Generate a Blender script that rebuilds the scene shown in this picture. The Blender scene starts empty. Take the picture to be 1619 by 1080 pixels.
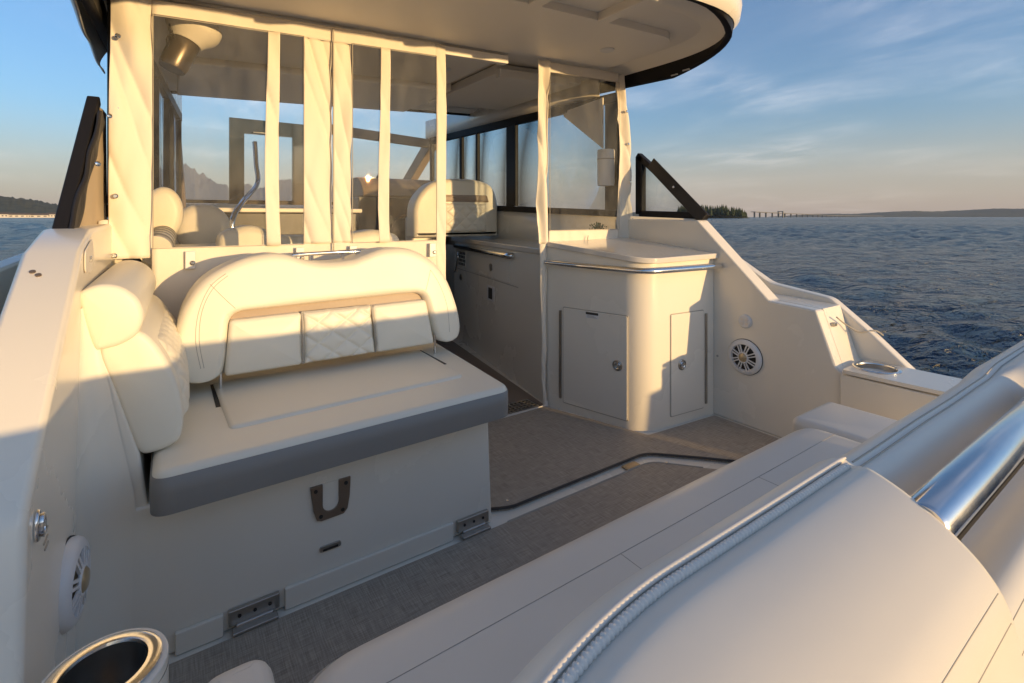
import bpy, bmesh, math, random
import numpy as np
from mathutils import Vector, Matrix, noise as mnoise
rnd = random.Random(7)
R = math.radians
scene = bpy.context.scene
COL = scene.collection

# ------------------------------------------------------------------ camera, sky, sun, exposure
# boat axes: +X starboard, +Y bow, +Z up, cockpit sole at z = 0
cam_d = bpy.data.cameras.new("camera")
cam = bpy.data.objects.new("camera", cam_d)
COL.objects.link(cam)
cam.location = (0, 0, 1.2)
cam.rotation_euler = (R(90), 0, R(-34.7))
cam_d.sensor_width = 36
cam_d.lens = 17.455
cam_d.shift_y = -0.1217
cam_d.clip_start = 0.02
cam_d.clip_end = 60000
scene.camera = cam

SUN_EL, SUN_AZ = 4.2, 160.0            # azimuth clockwise from the bow (+Y)
world = bpy.data.worlds.new("World")
scene.world = world
world.use_nodes = True


def build_world():
    nt = world.node_tree
    N, L = nt.nodes, nt.links
    N.clear()
    out = N.new('ShaderNodeOutputWorld')
    bg = N.new('ShaderNodeBackground')
    bg.inputs['Strength'].default_value = 0.15
    sky = N.new('ShaderNodeTexSky')
    sky.sky_type = 'NISHITA'
    sky.sun_disc = False
    sky.sun_elevation = R(SUN_EL)
    sky.sun_rotation = R(SUN_AZ)
    sky.altitude = 0
    sky.air_density = 1.0
    sky.dust_density = 1.3
    sky.ozone_density = 3.5
    # thin cirrus: noise over the sky plane (direction / height)
    tc = N.new('ShaderNodeTexCoord')
    sep = N.new('ShaderNodeSeparateXYZ')
    L.new(tc.outputs['Generated'], sep.inputs[0])
    zz = N.new('ShaderNodeMath'); zz.operation = 'ADD'; zz.inputs[1].default_value = 0.10
    L.new(sep.outputs['Z'], zz.inputs[0])
    zm = N.new('ShaderNodeMath'); zm.operation = 'MAXIMUM'; zm.inputs[1].default_value = 0.02
    L.new(zz.outputs[0], zm.inputs[0])
    dx = N.new('ShaderNodeMath'); dx.operation = 'DIVIDE'
    dy = N.new('ShaderNodeMath'); dy.operation = 'DIVIDE'
    L.new(sep.outputs['X'], dx.inputs[0]); L.new(zm.outputs[0], dx.inputs[1])
    L.new(sep.outputs['Y'], dy.inputs[0]); L.new(zm.outputs[0], dy.inputs[1])
    cmb = N.new('ShaderNodeCombineXYZ')
    L.new(dx.outputs[0], cmb.inputs[0]); L.new(dy.outputs[0], cmb.inputs[1])

    def layer(scale, rot, stretch, lo, hi, detail, dist, loc):
        mp = N.new('ShaderNodeMapping')
        mp.inputs['Rotation'].default_value = (0, 0, R(rot))
        mp.inputs['Scale'].default_value = (scale, scale * stretch, 1)
        mp.inputs['Location'].default_value = loc
        L.new(cmb.outputs[0], mp.inputs[0])
        n = N.new('ShaderNodeTexNoise')
        n.inputs['Scale'].default_value = 1
        n.inputs['Detail'].default_value = detail
        n.inputs['Roughness'].default_value = 0.62
        n.inputs['Distortion'].default_value = dist
        L.new(mp.outputs[0], n.inputs['Vector'])
        r = N.new('ShaderNodeMapRange')
        r.inputs['From Min'].default_value = lo
        r.inputs['From Max'].default_value = hi
        r.interpolation_type = 'SMOOTHSTEP'
        L.new(n.outputs['Fac'], r.inputs['Value'])
        return r.outputs[0]
    a = layer(0.5, 30, 1.0, 0.43, 0.72, 2, 0.3, (1.3, 4.2, 0))      # where the cirrus lies
    b = layer(2.6, -28, 0.45, 0.30, 0.80, 8, 0.8, (0, 0, 0))         # its streaks
    c = layer(9.0, -20, 0.6, 0.30, 0.75, 6, 0.4, (5, 2, 0))          # its ripples
    m1 = N.new('ShaderNodeMath'); m1.operation = 'MULTIPLY'
    L.new(a, m1.inputs[0]); L.new(b, m1.inputs[1])
    m2 = N.new('ShaderNodeMath'); m2.operation = 'MULTIPLY_ADD'
    m2.inputs[1].default_value = 0.5; m2.inputs[2].default_value = 0.55
    L.new(c, m2.inputs[0])
    m3 = N.new('ShaderNodeMath'); m3.operation = 'MULTIPLY'
    L.new(m1.outputs[0], m3.inputs[0]); L.new(m2.outputs[0], m3.inputs[1])
    m4 = N.new('ShaderNodeMath'); m4.operation = 'MULTIPLY'; m4.inputs[1].default_value = 0.27
    L.new(m3.outputs[0], m4.inputs[0])
    mix = N.new('ShaderNodeMix'); mix.data_type = 'RGBA'
    mix.inputs['B'].default_value = (6.6, 5.9, 5.5, 1)
    L.new(m4.outputs[0], mix.inputs['Factor'])
    L.new(sky.outputs[0], mix.inputs['A'])
    # pale warm veil low over the horizon
    vf = N.new('ShaderNodeMapRange'); vf.interpolation_type = 'SMOOTHSTEP'
    vf.inputs['From Min'].default_value = 0.0; vf.inputs['From Max'].default_value = 0.19
    vf.inputs['To Min'].default_value = 0.55; vf.inputs['To Max'].default_value = 0.0
    L.new(sep.outputs['Z'], vf.inputs['Value'])
    veil = N.new('ShaderNodeMix'); veil.data_type = 'RGBA'
    veil.inputs['B'].default_value = (1.75, 1.36, 1.16, 1)
    L.new(vf.outputs[0], veil.inputs['Factor'])
    L.new(mix.outputs['Result'], veil.inputs['A'])
    L.new(veil.outputs['Result'], bg.inputs['Color'])
    L.new(bg.outputs[0], out.inputs['Surface'])


build_world()
sun_d = bpy.data.lights.new("sun", 'SUN')
sun_d.energy = 3.3
sun_d.angle = R(0.8)
sun_d.color = (1.0, 0.67, 0.30)
sun = bpy.data.objects.new("sun", sun_d)
COL.objects.link(sun)
sv = Vector((math.sin(R(SUN_AZ)) * math.cos(R(SUN_EL)), math.cos(R(SUN_AZ)) * math.cos(R(SUN_EL)), math.sin(R(SUN_EL))))
sun.rotation_euler = sv.to_track_quat('Z', 'Y').to_euler()
sun.location = (2, -6, 6)
scene.view_settings.view_transform = 'Standard'
scene.view_settings.look = 'None'
scene.view_settings.exposure = 1.42
scene.view_settings.gamma = 1
scene.cycles.max_bounces = 10
scene.cycles.transparent_max_bounces = 24
scene.cycles.caustics_reflective = True
scene.cycles.blur_glossy = 1.0
scene.cycles.caustics_refractive = False
scene.cycles.sample_clamp_indirect = 6.0

# ------------------------------------------------------------------ materials


def mat(name, col, rough=0.5, metal=0.0, spec=0.5, bump=None, bump2=None, var=0.0, vscale=3.0, coat=0.0, sheen=0.0, aniso=0.0):
    m = bpy.data.materials.new(name)
    m.use_nodes = True
    nt = m.node_tree
    N, L = nt.nodes, nt.links
    p = N['Principled BSDF']
    p.inputs['Base Color'].default_value = (*col, 1)
    p.inputs['Roughness'].default_value = rough
    p.inputs['Metallic'].default_value = metal
    p.inputs['Specular IOR Level'].default_value = spec
    p.inputs['Coat Weight'].default_value = coat
    p.inputs['Coat Roughness'].default_value = 0.08
    p.inputs['Anisotropic'].default_value = aniso
    tc = N.new('ShaderNodeTexCoord')
    if var > 0:
        n = N.new('ShaderNodeTexNoise')
        n.inputs['Scale'].default_value = vscale
        n.inputs['Detail'].default_value = 6
        L.new(tc.outputs['Object'], n.inputs['Vector'])
        mx = N.new('ShaderNodeMix'); mx.data_type = 'RGBA'
        mx.inputs['A'].default_value = (*[c * (1 - var) for c in col], 1)
        mx.inputs['B'].default_value = (*[min(1, c * (1 + var)) for c in col], 1)
        L.new(n.outputs['Fac'], mx.inputs['Factor'])
        L.new(mx.outputs['Result'], p.inputs['Base Color'])
        mr = N.new('ShaderNodeMapRange')
        mr.inputs['To Min'].default_value = max(0, rough - 0.08)
        mr.inputs['To Max'].default_value = min(1, rough + 0.1)
        L.new(n.outputs['Fac'], mr.inputs['Value'])
        L.new(mr.outputs[0], p.inputs['Roughness'])
    last = None
    for b in (bump, bump2):
        if b:
            kind, scale, strength, dist = b
            if kind == 'noise':
                t = N.new('ShaderNodeTexNoise'); t.inputs['Scale'].default_value = scale; t.inputs['Detail'].default_value = 3
                L.new(tc.outputs['Object'], t.inputs['Vector']); o = t.outputs['Fac']
            elif kind == 'vor':
                t = N.new('ShaderNodeTexVoronoi'); t.inputs['Scale'].default_value = scale
                L.new(tc.outputs['Object'], t.inputs['Vector']); o = t.outputs['Distance']
            bn = N.new('ShaderNodeBump')
            bn.inputs['Strength'].default_value = strength
            bn.inputs['Distance'].default_value = dist
            L.new(o, bn.inputs['Height'])
            if last:
                L.new(last, bn.inputs['Normal'])
            last = bn.outputs[0]
    if last:
        L.new(last, p.inputs['Normal'])
    return m


GEL = mat('gelcoat_white', (0.83, 0.77, 0.66), 0.26, var=0.03, vscale=1.5, coat=0.25)
GELN = mat('gelcoat_nonskid', (0.74, 0.71, 0.65), 0.6, bump=('vor', 220, 0.4, 0.001))
HEAD = mat('headliner_cream', (0.86, 0.80, 0.70), 0.5, var=0.03, vscale=2, bump=('noise', 60, 0.05, 0.002))
VINYL = mat('vinyl_cream', (0.80, 0.74, 0.61), 0.42, var=0.035, vscale=4, bump=('vor', 420, 0.16, 0.0006), bump2=('noise', 7, 0.14, 0.012))
VINYLB = mat('vinyl_bench_white', (0.75, 0.70, 0.61), 0.40, var=0.05, vscale=5, bump=('vor', 520, 0.06, 0.0005), bump2=('noise', 5, 0.10, 0.012))
GREYV = mat('vinyl_grey', (0.235, 0.22, 0.20), 0.48, var=0.06, vscale=5, bump=('vor', 420, 0.2, 0.0006), bump2=('noise', 6, 0.12, 0.01))
TAUPE = mat('vinyl_taupe', (0.36, 0.275, 0.205), 0.5, var=0.05, bump=('vor', 420, 0.2, 0.0006))
SEAM = mat('seam_thread', (0.40, 0.36, 0.30), 0.7)
PIPE = mat('welt_white', (0.74, 0.69, 0.62), 0.55, spec=0.3)
CANVAS = mat('canvas_white', (0.78, 0.71, 0.60), 0.75, var=0.04, vscale=6, bump=('noise', 500, 0.15, 0.0006), bump2=('noise', 9, 0.25, 0.012))
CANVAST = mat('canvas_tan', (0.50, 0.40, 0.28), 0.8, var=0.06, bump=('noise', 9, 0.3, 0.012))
BLACKV = mat('canvas_black', (0.022, 0.02, 0.02), 0.6, bump=('noise', 18, 0.5, 0.012), var=0.2)
BLACK = mat('black_powdercoat', (0.014, 0.013, 0.014), 0.55, spec=0.25, var=0.1)
GREYSK = mat('skirt_grey', (0.5, 0.5, 0.51), 0.3, var=0.08)
STEEL = mat('polished_steel', (0.72, 0.72, 0.72), 0.14, metal=1.0, bump=('noise', 30, 0.04, 0.002), var=0.04, vscale=40)
STEELD = mat('satin_steel', (0.46, 0.43, 0.39), 0.34, metal=1.0, bump=('noise', 90, 0.1, 0.001), var=0.1, vscale=40)
DARK = mat('dark_recess', (0.02, 0.018, 0.017), 0.6)
PLASW = mat('plastic_white', (0.72, 0.71, 0.70), 0.35, var=0.02)
GOLD = mat('speaker_dome', (0.50, 0.39, 0.24), 0.3, metal=0.5)
BRONZE = mat('latch_bronze', (0.26, 0.20, 0.15), 0.4, metal=0.6, var=0.1, vscale=20)
STONE = mat('counter_stone', (0.68, 0.63, 0.56), 0.12, var=0.06, vscale=60, coat=0.4)
CONSOLE = mat('console_tan', (0.26, 0.20, 0.15), 0.5, var=0.1)
INTD = mat('interior_dark', (0.045, 0.04, 0.038), 0.4, var=0.2)
PAPER = mat('paper_white', (0.8, 0.79, 0.77), 0.85, bump=('noise', 120, 0.2, 0.001))
LEAF = mat('leaf_green', (0.06, 0.14, 0.04), 0.5, var=0.3, vscale=60)
SOIL = mat('pot_white', (0.7, 0.69, 0.66), 0.4)
CANI = mat('canister_bronze', (0.12, 0.095, 0.07), 0.3, metal=0.7, var=0.1, vscale=20)
BRASS = mat('brass_catch', (0.42, 0.34, 0.24), 0.35, metal=0.8)
CEMENT = mat('bridge_concrete', (0.20, 0.20, 0.19), 0.8, var=0.1)
HOUSEW = mat('house_wall', (0.62, 0.58, 0.52), 0.8, var=0.1)
ROOF = mat('house_roof', (0.10, 0.08, 0.07), 0.8)


def glass_mat(name, tint, refl, rough, wr=0.0, hazy_refl=0.0):
    m = bpy.data.materials.new(name)
    m.use_nodes = True
    N, L = m.node_tree.nodes, m.node_tree.links
    N.clear()
    out = N.new('ShaderNodeOutputMaterial')
    tr = N.new('ShaderNodeBsdfTransparent'); tr.inputs['Color'].default_value = (*tint, 1)
    gl = N.new('ShaderNodeBsdfGlossy'); gl.inputs['Roughness'].default_value = rough
    gl.inputs['Color'].default_value = (1, 1, 1, 1)
    geo = N.new('ShaderNodeNewGeometry')
    dt = N.new('ShaderNodeVectorMath'); dt.operation = 'DOT_PRODUCT'
    L.new(geo.outputs['Incoming'], dt.inputs[0]); L.new(geo.outputs['Normal'], dt.inputs[1])
    ab = N.new('ShaderNodeMath'); ab.operation = 'ABSOLUTE'; L.new(dt.outputs['Value'], ab.inputs[0])
    iv = N.new('ShaderNodeMath'); iv.operation = 'SUBTRACT'; iv.inputs[0].default_value = 1; L.new(ab.outputs[0], iv.inputs[1])
    pw = N.new('ShaderNodeMath'); pw.operation = 'POWER'; pw.inputs[1].default_value = 5; L.new(iv.outputs[0], pw.inputs[0])
    fr = N.new('ShaderNodeMapRange'); fr.inputs['To Min'].default_value = refl; fr.inputs['To Max'].default_value = 0.8
    L.new(pw.outputs[0], fr.inputs['Value'])
    mx = N.new('ShaderNodeMixShader')
    if wr:
        tc = N.new('ShaderNodeTexCoord')
        mp = N.new('ShaderNodeMapping'); mp.inputs['Scale'].default_value = (1.0, 1.0, 0.6)
        n = N.new('ShaderNodeTexNoise'); n.inputs['Scale'].default_value = 5; n.inputs['Detail'].default_value = 4
        n.inputs['Distortion'].default_value = 1.2
        b = N.new('ShaderNodeBump'); b.inputs['Strength'].default_value = wr; b.inputs['Distance'].default_value = 0.02
        L.new(tc.outputs['Object'], mp.inputs[0]); L.new(mp.outputs[0], n.inputs['Vector'])
        L.new(n.outputs['Fac'], b.inputs['Height']); L.new(b.outputs[0], gl.inputs['Normal'])
    L.new(fr.outputs[0], mx.inputs[0]); L.new(tr.outputs[0], mx.inputs[1]); L.new(gl.outputs[0], mx.inputs[2])
    last = mx.outputs[0]
    if hazy_refl:
        # pale diffuse streaks mixed in to imitate hazy warm reflections
        df = N.new('ShaderNodeBsdfDiffuse'); df.inputs['Color'].default_value = (0.75, 0.74, 0.72, 1)
        tc = N.new('ShaderNodeTexCoord')
        mp = N.new('ShaderNodeMapping'); mp.inputs['Scale'].default_value = (3, 3, 1.2); mp.inputs['Rotation'].default_value = (0, R(35), 0)
        n = N.new('ShaderNodeTexNoise'); n.inputs['Scale'].default_value = 3; n.inputs['Detail'].default_value = 8; n.inputs['Roughness'].default_value = 0.7
        L.new(tc.outputs['Object'], mp.inputs[0]); L.new(mp.outputs[0], n.inputs['Vector'])
        mr = N.new('ShaderNodeMapRange'); mr.inputs['From Min'].default_value = 0.35; mr.inputs['From Max'].default_value = 0.75
        mr.inputs['To Min'].default_value = hazy_refl * 0.3; mr.inputs['To Max'].default_value = hazy_refl * 1.8
        L.new(n.outputs['Fac'], mr.inputs['Value'])
        m2 = N.new('ShaderNodeMixShader')
        L.new(mr.outputs[0], m2.inputs[0]); L.new(last, m2.inputs[1]); L.new(df.outputs[0], m2.inputs[2])
        last = m2.outputs[0]
    L.new(last, out.inputs['Surface'])
    return m


CLEARV = glass_mat('clear_vinyl', (0.93, 0.92, 0.90), 0.010, 0.0, 0.012, 0.06)
GLASS = glass_mat('window_glass', (0.86, 0.90, 0.92), 0.04, 0.0)
GLASSW = glass_mat('windscreen_glass', (0.96, 0.97, 0.97), 0.03, 0.0)
SMOKE = glass_mat('smoked_panel', (0.40, 0.35, 0.29), 0.06, 0.05)


def floor_mat():
    m = mat('woven_vinyl_floor', (0.30, 0.265, 0.225), 0.62)
    N, L = m.node_tree.nodes, m.node_tree.links
    p = N['Principled BSDF']
    tc = N.new('ShaderNodeTexCoord')
    sep = []
    for sc, rot in (((900, 40, 1), 0), ((40, 900, 1), 0)):
        mp = N.new('ShaderNodeMapping'); mp.inputs['Scale'].default_value = sc
        L.new(tc.outputs['Object'], mp.inputs[0])
        n = N.new('ShaderNodeTexNoise'); n.inputs['Scale'].default_value = 0.35; n.inputs['Detail'].default_value = 4
        L.new(mp.outputs[0], n.inputs['Vector'])
        sep.append(n.outputs['Fac'])
    ad = N.new('ShaderNodeMath'); ad.operation = 'ADD'
    L.new(sep[0], ad.inputs[0]); L.new(sep[1], ad.inputs[1])
    mr = N.new('ShaderNodeMapRange'); mr.inputs['From Min'].default_value = 0.7; mr.inputs['From Max'].default_value = 1.3
    L.new(ad.outputs[0], mr.inputs['Value'])
    big = N.new('ShaderNodeTexNoise'); big.inputs['Scale'].default_value = 3; big.inputs['Detail'].default_value = 5
    L.new(tc.outputs['Object'], big.inputs['Vector'])
    mx = N.new('ShaderNodeMix'); mx.data_type = 'RGBA'
    mx.inputs['A'].default_value = (0.27, 0.225, 0.175, 1); mx.inputs['B'].default_value = (0.56, 0.475, 0.38, 1)
    L.new(mr.outputs[0], mx.inputs['Factor'])
    mul = N.new('ShaderNodeMix'); mul.data_type = 'RGBA'; mul.blend_type = 'MULTIPLY'; mul.inputs['Factor'].default_value = 0.2
    L.new(mx.outputs['Result'], mul.inputs['A']); L.new(big.outputs['Fac'], mul.inputs['B'])
    L.new(mul.outputs['Result'], p.inputs['Base Color'])
    b = N.new('ShaderNodeBump'); b.inputs['Strength'].default_value = 0.35; b.inputs['Distance'].default_value = 0.001
    L.new(ad.outputs[0], b.inputs['Height']); L.new(b.outputs[0], p.inputs['Normal'])
    return m


FLOOR = floor_mat()


def water_mat():
    m = bpy.data.materials.new('lake_water')
    m.use_nodes = True
    N, L = m.node_tree.nodes, m.node_tree.links
    p = N['Principled BSDF']
    p.inputs['Base Color'].default_value = (0.005, 0.028, 0.064, 1)
    p.inputs['Roughness'].default_value = 0.18
    p.inputs['IOR'].default_value = 1.333
    tc = N.new('ShaderNodeTexCoord')
    last = None
    for sc, st, di, stretch in ((0.22, 1.0, 1.3, 2.2), (0.9, 1.0, 0.5, 2.2), (3.0, 1.0, 0.20, 2.2), (10.0, 1.0, 0.045, 1.8)):
        mp = N.new('ShaderNodeMapping'); mp.inputs['Scale'].default_value = (sc, sc * stretch, sc)
        mp.inputs['Rotation'].default_value = (0, 0, R(35))
        L.new(tc.outputs['Object'], mp.inputs[0])
        n = N.new('ShaderNodeTexNoise'); n.inputs['Scale'].default_value = 1; n.inputs['Detail'].default_value = 3
        n.inputs['Distortion'].default_value = 0.4
        L.new(mp.outputs[0], n.inputs['Vector'])
        b = N.new('ShaderNodeBump'); b.inputs['Strength'].default_value = st; b.inputs['Distance'].default_value = di
        L.new(n.outputs['Fac'], b.inputs['Height'])
        if last:
            L.new(last, b.inputs['Normal'])
        last = b.outputs[0]
    L.new(last, p.inputs['Normal'])
    return m


def land_mat(name, a, b, scale):
    m = mat(name, a, 0.9)
    N, L = m.node_tree.nodes, m.node_tree.links
    p = N['Principled BSDF']
    tc = N.new('ShaderNodeTexCoord')
    n = N.new('ShaderNodeTexNoise'); n.inputs['Scale'].default_value = scale; n.inputs['Detail'].default_value = 8
    n.inputs['Roughness'].default_value = 0.7
    L.new(tc.outputs['Object'], n.inputs['Vector'])
    mr = N.new('ShaderNodeMapRange'); mr.inputs['From Min'].default_value = 0.35; mr.inputs['From Max'].default_value = 0.65
    L.new(n.outputs['Fac'], mr.inputs['Value'])
    mx = N.new('ShaderNodeMix'); mx.data_type = 'RGBA'
    mx.inputs['A'].default_value = (*a, 1); mx.inputs['B'].default_value = (*b, 1)
    L.new(mr.outputs[0], mx.inputs['Factor']); L.new(mx.outputs['Result'], p.inputs['Base Color'])
    return m


WOODS = land_mat('wooded_hill', (0.025, 0.04, 0.02), (0.10, 0.09, 0.045), 0.03)
CONIF = land_mat('conifer', (0.02, 0.04, 0.02), (0.06, 0.075, 0.03), 0.15)
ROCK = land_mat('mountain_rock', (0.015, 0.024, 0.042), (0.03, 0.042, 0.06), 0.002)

# ------------------------------------------------------------------ mesh helpers


class M:
    def __init__(s):
        s.v, s.f = [], []

    def add(s, vs, fs):
        o = len(s.v)
        s.v += [tuple(v) for v in vs]
        s.f += [tuple(i + o for i in f) for f in fs]
        return s

    def box(s, x0, x1, y0, y1, z0, z1):
        return s.add([(x0, y0, z0), (x1, y0, z0), (x1, y1, z0), (x0, y1, z0), (x0, y0, z1), (x1, y0, z1), (x1, y1, z1), (x0, y1, z1)],
                     [(0, 3, 2, 1), (4, 5, 6, 7), (0, 1, 5, 4), (1, 2, 6, 5), (2, 3, 7, 6), (3, 0, 4, 7)])

    def prism(s, poly, axis, a0, a1):
        n = len(poly)

        def P(p, a):
            if axis == 'X': return (a, p[0], p[1])
            if axis == 'Y': return (p[0], a, p[1])
            return (p[0], p[1], a)
        vs = [P(p, a0) for p in poly] + [P(p, a1) for p in poly]
        fs = [tuple(range(n)), tuple(range(2 * n - 1, n - 1, -1))] + [(i, (i + 1) % n, n + (i + 1) % n, n + i) for i in range(n)]
        return s.add(vs, fs)

    def bar(s, a, b, w, h, up=(0, 0, 1)):
        a, b, up = Vector(a), Vector(b), Vector(up)
        t = (b - a).normalized()
        u = t.cross(up)
        if u.length < 1e-4: u = t.cross(Vector((1, 0, 0)))
        u.normalize(); v = u.cross(t).normalized()
        vs = []
        for p in (a, b):
            for (i, j) in ((-1, -1), (1, -1), (1, 1), (-1, 1)):
                vs.append(p + u * (i * w / 2) + v * (j * h / 2))
        return s.add(vs, [(0, 1, 2, 3), (7, 6, 5, 4), (0, 4, 5, 1), (1, 5, 6, 2), (2, 6, 7, 3), (3, 7, 4, 0)])

    def tube(s, pts, r, n=16, cap=True, closed=False):
        pts = [Vector(p) for p in pts]
        k = len(pts)
        rings = []
        prev = None
        for i, p in enumerate(pts):
            if closed:
                t = (pts[(i + 1) % k] - pts[i - 1]).normalized()
            else:
                t = (pts[min(i + 1, k - 1)] - pts[max(i - 1, 0)]).normalized()
            if prev is None:
                u = t.cross(Vector((0, 0, 1)))
                if u.length < 0.05: u = t.cross(Vector((1, 0, 0)))
            else:
                u = prev - t * prev.dot(t)
            u.normalize(); prev = u
            v = t.cross(u)
            rr = r[i] if isinstance(r, (list, tuple)) else r
            rings.append([p + u * (rr * math.cos(2 * math.pi * j / n)) + v * (rr * math.sin(2 * math.pi * j / n)) for j in range(n)])
        vs = [q for ring in rings for q in ring]
        fs = []
        for i in range(k if closed else k - 1):
            o, o2 = i * n, ((i + 1) % k) * n
            fs += [(o + j, o + (j + 1) % n, o2 + (j + 1) % n, o2 + j) for j in range(n)]
        if cap and not closed:
            fs += [tuple(range(n - 1, -1, -1)), tuple(range((k - 1) * n, k * n))]
        return s.add(vs, fs)

    def lathe(s, c, axis, prof, n=40, caps=True):
        c = Vector(c); ax = Vector(axis).normalized()
        u = ax.cross(Vector((0, 0, 1)))
        if u.length < 0.05: u = Vector((1, 0, 0))
        u.normalize(); v = ax.cross(u)
        vs, fs = [], []
        for (r, h) in prof:
            for j in range(n):
                a = 2 * math.pi * j / n
                vs.append(c + ax * h + u * (r * math.cos(a)) + v * (r * math.sin(a)))
        for i in range(len(prof) - 1):
            fs += [(i * n + j, i * n + (j + 1) % n, (i + 1) * n + (j + 1) % n, (i + 1) * n + j) for j in range(n)]
        if caps:
            if prof[0][0] > 1e-5: fs.append(tuple(range(n - 1, -1, -1)))
            if prof[-1][0] > 1e-5: fs.append(tuple(range((len(prof) - 1) * n, len(prof) * n)))
        return s.add(vs, fs)

    def grid(s, fn, nu, nv):
        vs = [fn(i / nu, j / nv) for j in range(nv + 1) for i in range(nu + 1)]
        w = nu + 1
        return s.add(vs, [(j * w + i, j * w + i + 1, (j + 1) * w + i + 1, (j + 1) * w + i) for j in range(nv) for i in range(nu)])

    def pad(s, outline, axis, front, back, r, rs=5, puff=0.0, warp=None):
        """upholstered block: outline in the plane across `axis`, rounded over by r at the front, squarer at the back"""
        n = len(outline)
        pts = [Vector((p[0], p[1])) for p in outline]
        area = sum(pts[i - 1].x * pts[i].y - pts[i].x * pts[i - 1].y for i in range(n))
        if area < 0: pts.reverse()
        nor = []
        for i in range(n):
            e1 = (pts[i] - pts[i - 1]).normalized(); e2 = (pts[(i + 1) % n] - pts[i]).normalized()
            n1, n2 = Vector((-e1.y, e1.x)), Vector((-e2.y, e2.x))
            b = (n1 + n2)
            b = b / max(0.35, 1 + n1.dot(n2))
            nor.append(b)
        sg = 1 if back > front else -1

        def P(p, a):
            q = (a, p.x, p.y) if axis == 'X' else (p.x, a, p.y) if axis == 'Y' else (p.x, p.y, a)
            return warp(*q) if warp else q
        rings = []
        for rr, d0, dirn in ((r * 0.6, back, -1), (r, front, 1)):
            ks = range(rs + 1) if dirn == -1 else range(rs, -1, -1)
            for k in ks:
                t = k / rs * math.pi / 2
                ins = rr * (1 - math.sin(t)); dep = rr * (1 - math.cos(t))
                rings.append((ins, d0 + sg * dirn * dep if dirn == 1 else d0 - sg * dep))
        vs = []
        for ins, d in rings:
            for i in range(n):
                vs.append(P(pts[i] + nor[i] * ins, d))
        fs = []
        m = len(rings)
        for k in range(m - 1):
            fs += [(k * n + i, k * n + (i + 1) % n, (k + 1) * n + (i + 1) % n, (k + 1) * n + i) for i in range(n)]
        fs.append(tuple(range(n)))
        if puff:
            c = sum(pts, Vector((0, 0))) / n
            base = m - 1
            last = [pts[i] + nor[i] * rings[-1][0] for i in range(n)]
            cur = base
            for q in (0.85, 0.65, 0.4, 0.18):
                o = len(vs)
                h = puff * (1 - q * q)
                for i in range(n):
                    vs.append(P(c + (last[i] - c) * q, front - sg * h))
                fs += [(cur * n + i, cur * n + (i + 1) % n, o + (i + 1) % n, o + i) for i in range(n)]
                cur = o // n
            o = len(vs)
            vs.append(P(c, front - sg * puff))
            fs += [(cur * n + i, cur * n + (i + 1) % n, o) for i in range(n)]
        else:
            fs.append(tuple(range((m - 1) * n, m * n)))
        return s.add(vs, fs)


def rounded(poly, r, k=6):
    """2D polygon with its corners rounded; r a number or one per corner"""
    out = []
    n = len(poly)
    for i in range(n):
        p = Vector(poly[i]); a = Vector(poly[i - 1]); b = Vector(poly[(i + 1) % n])
        rr = r[i] if isinstance(r, (list, tuple)) else r
        if rr <= 0:
            out.append(tuple(p)); continue
        da, db = (a - p), (b - p)
        ra = min(rr, da.length * 0.49, db.length * 0.49)
        p0, p1 = p + da.normalized() * ra, p + db.normalized() * ra
        for j in range(k + 1):
            t = j / k
            q = p0 * (1 - t) ** 2 + p * 2 * t * (1 - t) + p1 * t * t
            out.append((q.x, q.y))
    return out


def spline(pts, k=6, closed=False):
    """Catmull-Rom through points of any dimension"""
    P = [Vector(p) for p in pts]
    n = len(P)
    out = []
    rng = n if closed else n - 1
    for i in range(rng):
        p0 = P[i - 1] if (closed or i > 0) else P[0]
        p1, p2 = P[i], P[(i + 1) % n]
        p3 = P[(i + 2) % n] if (closed or i + 2 < n) else P[-1]
        for j in range(k):
            t = j / k
            out.append(tuple(0.5 * ((2 * p1) + (p2 - p0) * t + (2 * p0 - 5 * p1 + 4 * p2 - p3) * t * t + (3 * p1 - p0 - 3 * p2 + p3) * t ** 3)))
    if not closed:
        out.append(tuple(P[-1]))
    return out


def wloc(o):
    l = Vector((0, 0, 0))
    while o:
        l += Vector(o.location); o = o.parent
    return l


def obj(name, m, material, parent=None, bevel=0.0, seg=2, angle=40, sub=0, solid=0.0, flat=False):
    """link m as ONE mesh object (m in world coordinates)"""
    if parent is None:
        a = np.array(m.v)
        org = Vector(((a[:, 0].min() + a[:, 0].max()) / 2, (a[:, 1].min() + a[:, 1].max()) / 2, a[:, 2].min()))
    else:
        org = wloc(parent)
    me = bpy.data.meshes.new(name)
    me.from_pydata([(x - org.x, y - org.y, z - org.z) for x, y, z in m.v], [], m.f)
    bm = bmesh.new(); bm.from_mesh(me)
    bmesh.ops.remove_doubles(bm, verts=bm.verts, dist=1e-6)
    bmesh.ops.recalc_face_normals(bm, faces=bm.faces)
    bm.to_mesh(me); bm.free()
    for p in me.polygons: p.use_smooth = not flat
    me.set_sharp_from_angle(angle=R(angle))
    me.materials.append(material)
    o = bpy.data.objects.new(name, me)
    COL.objects.link(o)
    if parent is None:
        o.location = org
    else:
        o.parent = parent
    if solid:
        q = o.modifiers.new('thickness', 'SOLIDIFY'); q.thickness = solid; q.offset = 0
    if bevel:
        q = o.modifiers.new('bevel', 'BEVEL'); q.width = bevel; q.segments = seg; q.limit_method = 'ANGLE'; q.angle_limit = R(35)
        q.harden_normals = True
    if sub:
        q = o.modifiers.new('subsurf', 'SUBSURF'); q.levels = sub; q.render_levels = sub
    return o


def tag(o, label, cat, group=None, kind=None):
    o['label'] = label
    if cat: o['category'] = cat
    if group: o['group'] = group
    if kind: o['kind'] = kind
    return o


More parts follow.
